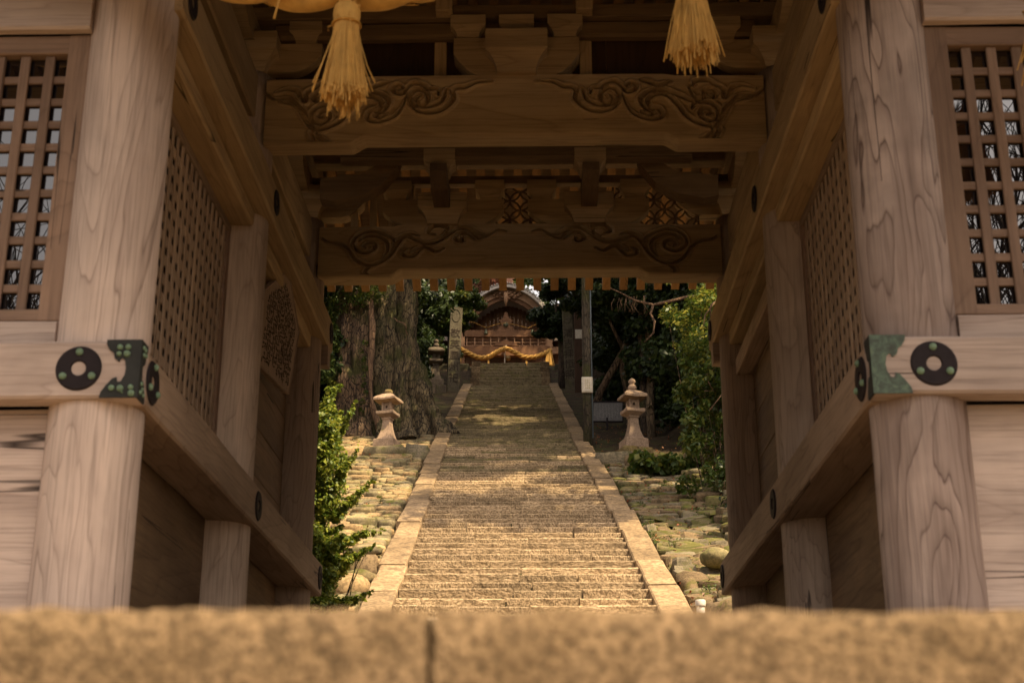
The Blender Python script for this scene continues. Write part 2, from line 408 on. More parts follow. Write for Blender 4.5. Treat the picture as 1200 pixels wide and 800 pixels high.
# ------------------------------------------------------------------ terrain
SL, A0 = .3842, 4.283
def stair_z(Y): return SL*Y - A0
def smooth(a, b, x):
    t = min(1, max(0, (x-a)/(b-a))); return t*t*(3-2*t)
YS, YE, YT, ZT = 12.9, 59.2, 62.5, 20.45
def ground_z(X, Y):
    if Y < 4.4: z = .60 - (4.4-Y)*.42 if Y > -2 else .60-6.4*.42
    elif Y < YS: z = .60
    elif Y < YE: z = stair_z(Y) - .12
    elif Y < YT: z = stair_z(YE) - .12 + (Y-YE)*(ZT-stair_z(YE))/(YT-YE)
    else: z = ZT - .02
    if Y > 100: z += (Y-100)*.45
    # banks on either side
    w = smooth(11.0, 20, Y)
    if X > 0:
        edge = 3.6 if Y < 30 else 4.4
        z += w*max(0, X-edge)*.75*(1 if X < 14 else 1)
        if X > 14: z -= w*(X-14)*.6
    else:
        edge = 4.4 if Y < 36 else 5.6
        z += w*max(0, -X-edge)*.55
        if X < -16: z -= w*(-X-16)*.45
    if abs(X) > 2.6 and Y > 14: z += .22*noise.noise(Vector((X*.35, Y*.35, 3)))*w + .06*noise.noise(Vector((X*1.7, Y*1.7, 1)))*w
    return z
def make_terrain():
    xs = [-900, -400, -200, -100, -60, -40, -30, -24] + [-20+i*.8 for i in range(16)] + [-7.2+i*.4 for i in range(36)] + [7.2+i*.8 for i in range(17)] + [24, 30, 40, 60, 100, 200, 400, 900]
    xs = sorted(set(round(x, 3) for x in xs))
    ys = [-900, -300, -100, -50, -30, -20, -12, -8, -6, -4, -3, -2, -1, 0, .6, 1.2, 2, 2.8, 3.6, 4.39, 4.41] + [5+i for i in range(8)] + [12.9+i*.5 for i in range(92)] + [59.0, 59.2, 60, 61, 62, 62.5, 63.5, 65, 70, 76, 84, 92, 100, 110, 125, 150, 200, 320, 600, 900]
    ys = sorted(set(round(y, 3) for y in ys))
    V = []
    for y in ys:
        for x in xs:
            z = ground_z(x, y)
            if x < -60 or x > 60 or y > 200 or y < -60: z = z if y < 200 else ground_z(0, 200)*.8 + (y-200)*.02
            V.append((x, y, z))
    nx = len(xs); F = []
    for j in range(len(ys)-1):
        for i in range(nx-1): F.append((j*nx+i, j*nx+i+1, (j+1)*nx+i+1, (j+1)*nx+i))
    me = np_mesh('ground', V, F, EARTH, smooth=True)
    o = put('ground', me); o['kind'] = 'structure'
make_terrain()

R = random.Random(7)
# ------------------------------------------------------------------ stairs
def cx(Y):       # centre line of the long stair, world X
    return .16 - .20*smooth(18, 40, Y) - .03*smooth(40, 60, Y)
def stone_block(L, D, H, seed, rough=.012, nx=7, c=.012):
    """long hewn step stone; local x along, y depth (front at 0), z top at 0"""
    r = random.Random(seed); mb = MB(); vs = []
    for i in range(nx+1):
        x = L*(i/nx-.5)
        a = r.uniform(-rough, rough); b = r.uniform(-rough*.7, rough*.7); d = r.uniform(-rough, rough)
        vs += [(x, a*1.3, -H), (x, d, -H*.45), (x, a-.004, -c*1.6), (x, c*1.3+a, b), (x, D, 0), (x, D, -H)]
    fs = []
    for i in range(nx):
        for k in range(5):
            p = i*6+k; fs.append((p, p+1, p+7, p+6)[::-1])
        
    fs.append(tuple(range(0, 6))); fs.append(tuple(range(nx*6+5, nx*6-1, -1)))
    mb.add(vs, fs); return mb
step_var = [stone_block(1.0, .60, .188, 100+i, .0065) for i in range(14)]
step_mesh = [m.mesh('step_stone', GRAN) for m in step_var]
step_meshM = [m.mesh('step_stone', GRANM) for m in step_var]
stairs = struct_e('stone_stairs')
dY = .47; rise = dY*SL
nst = int((YE-YS)/dY)
far_mb = MB()
cnt = 0
for s in range(nst):
    Y = YS + s*dY; z = stair_z(Y)+rise*.5-.02
    if z > ZT: break
    c = cx(Y); half = 1.66 if Y < 30 else 1.66
    x = c-half-.02; xe = c+half+.02
    while x < xe-.05:
        L = R.uniform(.75, 1.7)
        if xe-x-L < .5: L = xe-x
        jz = R.uniform(-.018, .012); jy = R.uniform(-.022, .022)
        if Y < 47 and cnt < 298:
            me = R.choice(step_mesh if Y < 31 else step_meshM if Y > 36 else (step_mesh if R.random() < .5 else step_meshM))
            put('step_stone', me, stairs, (x+L/2, Y+jy, z+jz), (R.uniform(-.015, .015), R.uniform(-.006, .006), R.uniform(-.008, .008)), (L-.028, 1, 1)); cnt += 1
        else:
            v = R.choice(step_var)
            far_mb.add([(x+L/2+p[0]*(L-.018), Y+jy+p[1], z+jz+p[2]) for p in v.v], v.f)
        x += L
# steep upper flight
nt_ = 7; dz_ = (ZT-stair_z(YE))/nt_; dy_ = (YT-YE-.1)/nt_
for s in range(nt_):
    Y = YE+.15+s*dy_; z = stair_z(YE)+dz_*(s+1)-.0
    x = -1.42
    while x < 1.36:
        L = R.uniform(.8, 1.4)
        if 1.4-x-L < .5: L = 1.4-x
        v = R.choice(step_var); jz = R.uniform(-.012, .012)
        far_mb.add([(x+L/2-.06+p[0]*(L-.02), Y+p[1], z+jz+p[2]*1.6) for p in v.v], v.f)
        x += L
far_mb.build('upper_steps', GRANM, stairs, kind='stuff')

# curbs: long sloping slabs either side
def curb(name, side):
    root = struct_e(name)
    Y = YS-.15; rr = random.Random(11 if side < 0 else 12)
    ang = math.atan(SL)
    while Y < YE-.3:
        L = rr.uniform(1.5, 2.9)*(.75 if Y > 34 else 1)
        Y2 = min(Y+L*math.cos(ang), YE)
        w = .40+rr.uniform(-.015, .015); Ym = (Y+Y2)/2
        c = cx(Ym) + side*(1.67+w/2)
        mb = MB(); Ls = (Y2-Y)/math.cos(ang)
        n = 4; vs = []
        for i in range(n+1):
            yy = -Ls/2+Ls*i/n + (.006 if i == 0 else -.006 if i == n else 0)
            j = [rr.uniform(-.010, .010) for _ in range(4)]; q = .02
            vs += [(-w/2+j[0], yy, -.30), (-w/2+j[0], yy, -q), (-w/2+q+j[0], yy, j[2]*.6), (w/2-q+j[1], yy, j[3]*.6), (w/2+j[1], yy, -q), (w/2+j[1], yy, -.30)]
        fs = []
        for i in range(n):
            for k in range(5):
                p = i*6+k; fs.append((p, p+6, p+7, p+1)[::-1])
        fs.append(tuple(range(0, 6))[::-1]); fs.append(tuple(range(n*6, n*6+6)))
        mb.add(vs, fs)
        mb.build('curb_stone', CURB, root, (c, Ym, stair_z(Ym)+.10+rr.uniform(-.012, .012)),
                 (ang+rr.uniform(-.008, .008), rr.uniform(-.012, .012), -.006+rr.uniform(-.006, .006)))
        Y = Y2
    return root
curb('left_stair_curb', -1); curb('right_stair_curb', 1)
# stepped parapets of the top flight
for side, nm in ((-1, 'left_upper_curb'), (1, 'right_upper_curb')):
    root = struct_e(nm)
    for k in range(4):
        Y = YE+.2+k*.82; z = stair_z(YE)+.30+k*.52
        b = MB(); b.box(-.2, .2, -.42, .42, -.7, 0, .02, .012, R)
        b.build('parapet_stone', CURB, root, (side*1.56-.07+R.uniform(-.02, .02), Y+.3, z+.12), (.08, 0, R.uniform(-.03, .03)))

# approach steps in front of the gate and the platform under it
app = struct_e('approach_steps')
def rough_block(L, D, H, seed, amp=.0055, nx=60, nz=8, nyt=10):
    """large foreground step block, front face and top as fine uneven grids"""
    V = []; F = []
    rows = []
    prof = [(0, -H+H*i/nz) for i in range(nz)] + [(.004, -.004)] + [(.010+(D-.01)*i/nyt, 0) for i in range(nyt+1)]
    for (y, z) in prof:
        row = []
        for i in range(nx+1):
            x = L*(i/nx-.5)
            n = noise.noise(Vector((x*22, y*22+seed, z*22)))*amp + noise.noise(Vector((x*60, y*60, z*60+seed)))*amp*.5 + max(0, noise.noise(Vector((x*5+seed, 3, 1)))-.25)*.009*(1 if z > -.03 else 0)*-1
            row.append(len(V)); V.append((x, y-n, z+n*.8))
        rows.append(row)
    for a, b in zip(rows[:-1], rows[1:]):
        for i in range(nx): F.append((a[i], a[i+1], b[i+1], b[i]))
    return V, F
def app_row(Y, top, D, H, joints, fine=False):
    for a, b in zip(joints[:-1], joints[1:]):
        L = b-a-.006
        if fine:
            V, F = rough_block(L, D, H, a*7, nx=max(20, int(L*90)))
            me = np_mesh('step_block', V, F, FRONT, smooth=True)
            put('step_block', me, app, ((a+b)/2, Y, top+R.uniform(-.001, .001)))
            bb = MB(); bb.box(-L/2, L/2, .02, D, -H, -.012, .003); 
        else:
            m_ = stone_block(L, D, H, int(a*100)+5, .006, 10, .01)
            m_.build('step_block', FRONT, app, ((a+b)/2, Y, top))
app_row(1.4, .2085, 1.5, .2, [-3.6, -2.35, -1.15, -.0795, 1.22, 2.4, 3.6], fine=True)
app_row(2.9, .36, 1.0, .16, [-3.6, -2.2, -.7, .6, 2.1, 3.6])
app_row(3.9, .50, .8, .15, [-3.6, -2.4, -1.2, .2, 1.5, 2.6, 3.6])
for k in range(1, 14):
    app_row(1.4-.36*k, .2085-.155*k, .5, .155, [-3.6, -2.2+.3*(k % 3), -.8+.2*(k % 2), .7, 2.1, 3.6])
plat = struct_e('gate_platform')
for iy in range(9):
    y0 = 4.55+iy*.92
    for ix in range(-4, 4):
        w = 1.45; x0 = ix*w+(.7 if iy % 2 else 0)-.2
        b = MB(); b.box(x0+.004, x0+w-.004, y0+.004, y0+.916, .3, .65+R.uniform(-.003, .003), .008)
        b.build('paving_slab', PLATS, plat)

# ------------------------------------------------------------------ fieldstone slopes
def pebble(seed, nx=5, ny=3):
    """low rounded slab, unit footprint; ~50 tris"""
    r = random.Random(seed); mb = MB(); rings = []
    n = 9; vs = []
    ra = [r.uniform(.68, 1.08) for _ in range(n)]
    for (rad, h) in ((.98, -.5), (1.0, .22), (.94, .45), (.62, .50+r.uniform(-.03, .04))):
        for k in range(n):
            a = 2*PI*k/n
            ex = abs(math.cos(a))**.7*math.copysign(1, math.cos(a)); ey = abs(math.sin(a))**.7*math.copysign(1, math.sin(a))
            j = 1+r.uniform(-.04, .04)
            vs.append((ex*rad*.5*ra[k]*j, ey*rad*.5*ra[k]*j, h+r.uniform(-.04, .04)))
    vs.append((r.uniform(-.08, .08), r.uniform(-.08, .08), .5))
    fs = []
    for i in range(3):
        for k in range(n):
            k2 = (k+1) % n; fs.append((i*n+k, i*n+k2, (i+1)*n+k2, (i+1)*n+k))
    for k in range(n): fs.append((3*n+k, 3*n+(k+1) % n, 4*n))
    mb.add(vs, fs, seed % 3 == 0); return mb
pebs = [pebble(200+i) for i in range(12)]
pebL = [[p.mesh('stone', m) for p in pebs] for m in FIELD]
pebR = [[p.mesh('stone', m) for p in pebs] for m in FIELDR]
def field(name, side, lib, mats, ymax, partmax):
    root = struct_e(name); far = [MB() for _ in mats]; cnt = 0
    rr = random.Random(31 if side < 0 else 32)
    Y = 13.4; ang = math.atan(SL)
    while Y < ymax:
        d = rr.uniform(.15, .25)
        if side > 0 and Y < 21: d = rr.uniform(.24, .36)
        x = 2.10+rr.uniform(0, .08); 
        xe = 4.6 if side > 0 else 5.2
        if side > 0: xe = 4.4 - (.5 if Y > 24 else 0)+rr.uniform(-.3, .3)
        while x < xe:
            w = rr.uniform(.20, .62) if side < 0 else (rr.uniform(.26, .52) if Y < 21 else rr.uniform(.22, .6))
            X = side*(x+w/2)+cx(Y); yy = Y+d/2+rr.uniform(-.05, .05)
            z = ground_z(X, yy)+.02+rr.uniform(-.02, .045); h = rr.uniform(.10, .20) if (side < 0 or Y > 21) else rr.uniform(.16, .25)
            k = rr.randrange(3); v = rr.randrange(len(pebs)); rz = rr.uniform(-.25, .25) + (PI if rr.random() < .5 else 0)
            if cnt < partmax:
                put('stone', lib[k][v], root, (X, yy, z), (ang+rr.uniform(-.16, .16) , rr.uniform(-.16, .16), rz), (w*1.10, d*1.22, h)); cnt += 1
            else:
                M = Matrix.Translation((X, yy, z)) @ Matrix.Rotation(ang+rr.uniform(-.1, .1), 4, 'X') @ Matrix.Rotation(rz, 4, 'Z') @ Matrix.Diagonal((w*1.10, d*1.22, h, 1))
                far[k].add([M @ Vector(p) for p in pebs[v].v], pebs[v].f, True)
            x += w
        Y += d
    for k, f in enumerate(far):
        if f.v: f.build('far_stones', mats[k], root, kind='stuff')
field('left_stone_slope', -1, pebL, FIELD, 40.5, 290)
field('right_stone_slope', 1, pebR, FIELDR, 33.2, 290)

def boulder(name, label, loc, size, mat, seed, rz=0, cat='boulder', blocky=.0):
    n = 16; m = 10; V = []; r = random.Random(seed); off = Vector((seed*3.1, seed, 0))
    for i in range(m+1):
        th = PI*i/m
        for k in range(n):
            ph = 2*PI*k/n
            d = Vector((math.sin(th)*math.cos(ph), math.sin(th)*math.sin(ph), math.cos(th)))
            if blocky:
                p = 1/max(abs(d.x), abs(d.y), abs(d.z)); q = 1+(p-1)*blocky
            else: q = 1
            q *= 1+.16*noise.noise(d*1.3+off)+.06*noise.noise(d*4+off)
            V.append((d.x*size[0]/2*q, d.y*size[1]/2*q, d.z*size[2]/2*q))
    F = []
    for i in range(m):
        for k in range(n): F.append((i*n+k, (i+1)*n+k, (i+1)*n+(k+1) % n, i*n+(k+1) % n))
    o = put(name, np_mesh(name, V, F, mat, True), None, loc, (R.uniform(-.1, .1), R.uniform(-.1, .1), rz))
    tag(o, label, cat); return o
GZ_ = lambda x, y, d: (x, y, ground_z(x, y)+d)
boulder('boulder', 'big rounded yellow boulder at the foot of the left slope beside the bush', GZ_(-2.20, 19.1, .16), (.62, .5, .44), FIELD[2], 3, .2)
boulder('boulder', 'long smooth boulder lying just above the big rounded yellow one', GZ_(-2.16, 19.7, .16), (.60, .34, .28), FIELD[0], 5, -.3)
boulder('boulder', 'small pale round boulder in front of the big yellow one, by the left curb', GZ_(-2.22, 18.4, .12), (.34, .3, .26), FIELD[1], 8)
boulder('squared_rock', 'dark squared rock with a split face above the boulders on the left', GZ_(-2.20, 20.5, .16), (.50, .36, .38), FIELDR[2], 9, .1, 'rock', .7)
boulder('squared_rock', 'flat-topped tan rock left of the dark squared rock', GZ_(-2.66, 20.7, .16), (.42, .4, .38), FIELD[0], 12, .1, 'rock', .5)
boulder('slab_rock', 'thin leaning slab with a light edge below the left stone slope', GZ_(-2.28, 21.7, .16), (.62, .28, .15), FIELD[1], 14, -.25, 'rock', .4)
boulder('squared_rock', 'squared mossy rock at the lower right edge of the stairs beside the white cap', (2.72, 17.35, 2.42), (.62, .6, .55), FIELDR[2], 15, .35, 'rock', .7)
boulder('boulder', 'round olive cobble in the lower right stone slope', (2.95, 20.4, 3.75), (.5, .4, .3), FIELDR[0], 16)
boulder('boulder', 'pale cream split rock beside the right gate post', (3.42, 20.9, 4.15), (.4, .35, .3), FIELD[0], 17, .2, 'rock', .5)

# edging stones where the lanterns stand
for i, (X, Y, w, h, m, lb) in enumerate([
    (-4.05, 34.0, .95, .35, FIELD[2], 'yellowish edging slab left of the left lantern'),
    (-3.12, 33.85, 1.05, .34, FIELD[1], 'grey edging slab below the left lantern'),
    (-2.35, 34.1, .6, .42, FIELDR[1], 'tall grey edging rock between the left lantern and the curb'),
    (-4.9, 34.1, .7, .32, FIELDR[0], 'mossy edging rock beside the left bush'),
    (2.42, 33.0, .95, .3, FIELDR[1], 'long flat edging rock between the right curb and the right lantern'),
    (3.02, 32.8, .75, .32, FIELDR[2], 'brown edging rock with a pale patch below the right lantern'),
    (3.85, 33.0, .85, .3, FIELDR[1], 'grey edging slab right of the right lantern'),
    (4.55, 33.2, .55, .35, FIELDR[0], 'mossy edging rock at the foot of the right bank')]):
    boulder('edging_stone', lb, (X, Y, ground_z(X, Y)+.12), (w, .5, h+.1), m, 30+i, 0, 'edging stone', .75)

# ------------------------------------------------------------------ stone lanterns
def frustum(mb, levels, rot=0, sag=0):
    """levels: (half width x, z). square sections with optional flared corners"""
    n = 8; vs = []
    for (h, z, up) in levels:
        for k in range(4):
            for t in (0, .5):
                a0 = PI/4+PI/2*k; a1 = a0+PI/2
                c0 = (h*math.sqrt(2)*math.cos(a0), h*math.sqrt(2)*math.sin(a0)); c1 = (h*math.sqrt(2)*math.cos(a1), h*math.sqrt(2)*math.sin(a1))
                p = (c0[0]*(1-t)+c1[0]*t, c0[1]*(1-t)+c1[1]*t)
                vs.append((p[0], p[1], z+(up if t == 0 else 0)))
    m = len(levels); fs = []
    for i in range(m-1):
        for k in range(n):
            k2 = (k+1) % n; fs.append((i*n+k, i*n+k2, (i+1)*n+k2, (i+1)*n+k))
    fs.append(tuple(range(n-1, -1, -1))); fs.append(tuple((m-1)*n+k for k in range(n)))
    mb.add(vs, fs)
def lantern(label, loc, s, rz, kind, LANT=LANT, LANTM=LANTM):
    t = thing('stone_lantern', label, 'stone lantern', loc, rz, 'stone lanterns beside the stairs')
    t.scale = (.80, .80, 1)
    S = lambda L: [(a*s, b*s, c*s) for a, b, c in L]
    for dx in (-.225, .225):
        b = MB(); b.box((dx-.22)*s, (dx+.22)*s, -.4*s, .4*s, -.25*s, .10*s, .03*s, .012*s, R); b.build('base_stone', LANTM, t)
    b = MB(); frustum(b, S([(.33, .10, 0), (.335, .12, 0), (.33, .30, 0), (.30, .325, 0)])); b.build('pedestal', LANT, t)
    prof = []
    for i in range(9):
        u = i/8; prof.append((.245-.125*(1-(1-u)**2.0), .325+.50*u, 0))
    b = MB(); frustum(b, S(prof+[(.145, .84, 0), (.145, .88, 0)])); b.build('shaft', LANT, t)
    b = MB(); frustum(b, S([(.15, .88, 0), (.27, .95, .0), (.285, .96, .02), (.285, 1.02, .02), (.25, 1.03, 0)])); b.build('platform', LANT, t)
    # light box: four corner posts, panels with a round hole in front
    for ax in (-1, 1):
        for ay in (-1, 1):
            b = MB(); b.box((ax*.125-.03)*s, (ax*.125+.03)*s, (ay*.125-.03)*s, (ay*.125+.03)*s, 1.03*s, 1.27*s, .004); b.build('corner_post', LANT, t)
    b = MB()
    n = 16; hz = 1.155*s; hr = .035*s; w = .095*s; y = -.13*s; vs = []; fs = []
    for k in range(n):
        a = 2*PI*k/n; ca, sa = math.cos(a), math.sin(a); q = 1/max(abs(ca), abs(sa))
        vs += [(ca*hr, y, hz+sa*hr), (ca*q*w, y, hz+sa*q*.12*s), (ca*hr, y+.05*s, hz+sa*hr)]
    for k in range(n):
        k2 = (k+1) % n
        fs.append((k*3, k*3+1, k2*3+1, k2*3)); fs.append((k*3, k2*3, k2*3+2, k*3+2))
    b.add(vs, fs); b.build('front_panel', LANT, t)
    for (x0, x1, y0, y1) in ((-.125, -.10, -.095, .095), (.10, .125, -.095, .095), (-.095, .095, .10, .125)):
        b = MB(); b.box(x0*s, x1*s, y0*s, y1*s, 1.03*s, 1.27*s, .003); b.build('side_panel', DSTONE if y0 > 0 else LANT, t)
    if kind == 0:
        b = MB(); frustum(b, S([(.18, 1.27, 0), (.36, 1.30, .02), (.365, 1.345, .025), (.26, 1.42, .02), (.13, 1.50, 0)])); b.build('roof', LANT, t)
        b = MB(); b.lathe([(r*s, h*s) for r, h in ((.10, 1.49), (.13, 1.53), (.14, 1.57), (.11, 1.61), (.03, 1.63), (0, 1.63))], 14); b.build('finial', LANTM, t)
    else:
        b = MB(); frustum(b, S([(.18, 1.27, 0), (.34, 1.29, .02), (.35, 1.335, .03), (.24, 1.43, .01), (.10, 1.50, 0)])); b.build('roof', LANT, t)
        b = MB(); b.lathe([(r*s, h*s) for r, h in ((.07, 1.49), (.12, 1.53), (.13, 1.58), (.10, 1.63), (.05, 1.65), (.09, 1.68), (.11, 1.72), (.08, 1.77), (.02, 1.80), (0, 1.80))], 14); b.build('finial', LANT, t)
    return t
lantern('pale stone lantern with a low rounded cap in front of the huge tree trunk', (-3.14, 34.6, 9.02), 1.02, -.30, 0)
lantern('pale stone lantern with a double ball finial, right of the wooden pole', (2.96, 33.5, 8.72), 1.06, .25, 1)
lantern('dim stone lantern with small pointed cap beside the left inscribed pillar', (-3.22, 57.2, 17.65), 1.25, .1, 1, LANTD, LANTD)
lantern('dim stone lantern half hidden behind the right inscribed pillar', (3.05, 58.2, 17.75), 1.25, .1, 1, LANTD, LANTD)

# ------------------------------------------------------------------ inscribed pillars
def text_mesh(s, size):
    cu = bpy.data.curves.new('t', 'FONT'); cu.body = s; cu.size = size; cu.align_x = 'CENTER'; cu.align_y = 'CENTER'
    cu.resolution_u = 2; cu.extrude = size*.02
    o = bpy.data.objects.new('t', cu); COL.objects.link(o)
    dg = bpy.context.evaluated_depsgraph_get(); me = bpy.data.meshes.new_from_object(o.evaluated_get(dg))
    bpy.data.objects.remove(o); bpy.data.curves.remove(cu)
    me.materials.clear(); me.materials.append(INK); return me
def pillar(label, loc, w, H, chars, lean, rz, z0, step):
    t = thing('inscribed_pillar', label, 'stone pillar', loc, rz, 'inscribed stone pillars at the top of the stairs')
    t.rotation_euler = (0, lean, rz)
    b = MB(); b.box(-w/2, w/2, -w/2, w/2, -.6, H, .02); b.build('shaft', PILL, t)
    b = MB(); q = w/2
    b.add([(-q, -q, H), (q, -q, H), (q, q, H), (-q, q, H), (0, 0, H+.12)], [(0, 1, 4), (1, 2, 4), (2, 3, 4), (3, 0, 4)]); b.build('cap', PILL, t)
    b = MB(); b.tube([(.17*math.cos(a*PI/12), -q-.004, H-.38+.28*math.sin(a*PI/12)) for a in range(25)], .018, 5); b.build('carved_emblem', DSTONE, t)
    for i, ch in enumerate(chars):
        o = put('carved_character', text_mesh(ch, .44), t, (0, -q-.006, z0-i*step), (PI/2, 0, 0))
pillar('inscribed stone pillar with large dark characters, left of the shrine steps', (-2.50, 57.6, 17.95), .52, 3.45, '敬英風州祀', .03, .06, 2.25, .50)
pillar('narrow inscribed stone pillar right of the shrine steps, beside the small white plate', (2.52, 57.6, 17.95), .46, 3.4, '清吉拝恒照', -.03, -.25, 2.25, .46)

# ------------------------------------------------------------------ wooden pole, sign board, second post
t = thing('wooden_pole', 'tall weathered wooden pole beside the right curb, with a white box on it', 'pole', (2.02, 36.6, 9.75))
b = MB(); b.tube([(0, 0, -.3), (0, 0, 2), (.01, 0, 5), (.02, 0, 8.5)], [.125, .12, .112, .1], 14, wob=.04); b.build('shaft', bark('pole_wood', (.10, .075, .048), (.035, .025, .014), .3), t)
b = MB(); b.box(-.15, .15, -.17, -.09, 1.42, 1.86, .015); wb = b.build('white_box', WHITE, t)
b = MB(); b.box(-.12, .12, -.186, -.175, 1.46, 1.82, .003); b.build('box_lid', WHITE, wb)
b = MB()
for k in range(3):
    for j in range(6): b.box(-.05+k*.045, -.03+k*.045+R.uniform(-.004, .006), -.19, -.187, 1.52+j*.045, 1.55+j*.045, .0005)
b.build('faded_writing', plain('faded_ochre', (.42, .34, .16), .8), wb)
b = MB(); b.tube([(.135, -.03, .2), (.135, -.03, 8.3)], .018, 8); b.build('conduit', PIPE, t)

t = thing('information_board', 'grey information board of small vertical writing between the pole and the right lantern', 'notice board', (2.86, 41.2, 11.25), -.12)
b = MB(); b.box(-.44, .44, -.02, .02, .50, 1.10, .006); p = b.build('panel', GREYB, t); p.rotation_euler = (-.12, .03, 0)
b = MB(); 
for (x0, x1, z0, z1) in ((-.47, .47, 1.10, 1.14), (-.47, .47, .46, .50), (-.47, -.44, .50, 1.10), (.44, .47, .50, 1.10)): b.box(x0, x1, -.03, .03, z0, z1, .004)
f = b.build('frame', IRON, t); f.rotation_euler = (-.12, .03, 0)
b = MB()
for k in range(17):
    x = -.40+k*.045; n = R.randint(12, 19)
    for j in range(n):
        z = 1.06-j*.028
        b.box(x, x+R.uniform(.012, .022), -.0245, -.021, z-.02, z-R.uniform(.002, .010), .0005)
w_ = b.build('printed_columns', GTXT, t, kind='stuff'); w_.rotation_euler = (-.12, .03, 0)
b = MB(); b.tube([(0, .04, -.3), (0, .04, .6)], .03, 8); b.build('leg', IRON, t)
t = thing('dark_post', 'dark wooden post with a small pale plate, in front of the right pillar', 'post', (2.78, 56.4, 17.45))
b = MB(); b.box(-.17, .17, -.12, .12, -.3, 5.5, .02); b.build('shaft', WDARK, t)
b = MB(); b.box(-.13, .16, -.15, -.122, 2.15, 2.55, .006); b.build('plate', WHITE, t)
b = MB(); b.tube([(.2, 0, 0), (.2, 0, 5.4)], .02, 6); b.build('conduit', PIPE, t)

# white capped pipe at the lower right
t = thing('capped_pipe', 'short white capped plastic pipe standing in the lower right stones', 'pipe', (2.36, 17.9, 2.62))
WP = plain('white_plastic', (.55, .50, .44), .5)
b = MB(); b.lathe([(.052, -.3), (.052, .10)], 18); b.build('pipe', WP, t)
b = MB(); b.lathe([(.064, .07), (.066, .08), (.066, .14), (.058, .152), (0, .155)], 18); b.build('cap', WP, t)

# ================================================================== the gate
gate = thing('wooden_gate', 'weathered two-sided wooden shrine gate with latticed guardian bays and carved tie beams', 'gate', (-.145, 0, 0), -math.radians(1.1))
F0, F1, F2 = 6.0, 8.47, 10.85      # column rows
CXG = 1.80
def column(X, Y, r, z0, z1, m, nseg=36):
    b = MB(); prof = []
    for i in range(25):
        u = i/24; z = z0+(z1-z0)*u
        rr = r*(1-.035*u)
        if u > .94: rr *= 1-.10*((u-.94)/.06)**2
        prof.append((rr, z))
    b.lathe(prof, nseg)
    b.v = [(x*(1+.012*noise.noise(Vector((x*6, y*6, z*1.1+X)))), y*(1+.012*noise.noise(Vector((x*6+9, y*6, z*1.1+X)))), z) for x, y, z in b.v]
    o = b.build('column', m, gate, (X, Y, 0))
    s_ = MB(); s_.lathe([(r+.09, .62), (r+.10, .66), (r+.08, .72), (r+.03, .735)], 28, (X, Y, 0)); s_.build('column_base', CURB, o).location = (-X, -Y, 0)
    return o
for sx in (-1, 1):
    column(sx*CXG, F0, .208, .72, 4.80, WCOL if sx < 0 else WCOL2)
    column(sx*CXG, F1, .20, .72, 4.80, wood('mid_column_wood_%d' % (sx+1), (.56, .43, .33), (.20, .135, .10), 'z', rings=9, line=.7, ringscale=2.8))  # paler wood: the strong light on the middle columns is put into the colour
    column(sx*CXG, F2, .20, .72, 4.80, WMZ)
    for Y in (F0, F1, F2): column(sx*4.15, Y, .2, .72, 4.80, WMZ, 20)

def beam(name, x0, x1, y0, y1, z0, z1, m, c=.012, parent=None, sag=0, n=1):
    """beam with a light hand-planed wobble along its long axis"""
    b = MB()
    L = max(x1-x0, y1-y0); along_x = (x1-x0) >= (y1-y0)
    n = max(2, int(L/.35)); vs = []; fs = []
    for i in range(n+1):
        t_ = i/n; j = [R.uniform(-.0022, .0022) for _ in range(4)]
        if along_x:
            x = x0+(x1-x0)*t_; a0, a1 = y0+j[0], y1+j[1]; k = lambda a, z: (x, a, z)
        else:
            y = y0+(y1-y0)*t_; a0, a1 = x0+j[0], x1+j[1]; k = lambda a, z: (a, y, z)
        zz0, zz1 = z0+j[2], z1+j[3]
        vs += [k(a0+c, zz0), k(a1-c, zz0), k(a1, zz0+c), k(a1, zz1-c), k(a1-c, zz1), k(a0+c, zz1), k(a0, zz1-c), k(a0, zz0+c)]
    for i in range(n):
        for q in range(8):
            p = i*8+q; p2 = i*8+(q+1) % 8
            f = (p, p2, p2+8, p+8); fs.append(f if not along_x else f[::-1])
    e0 = tuple(range(8)); e1 = tuple(range(n*8, n*8+8))
    fs.append(e0[::-1] if not along_x else e0); fs.append(e1 if not along_x else e1[::-1])
    b.add(vs, fs)
    return b.build(name, m, parent or gate)

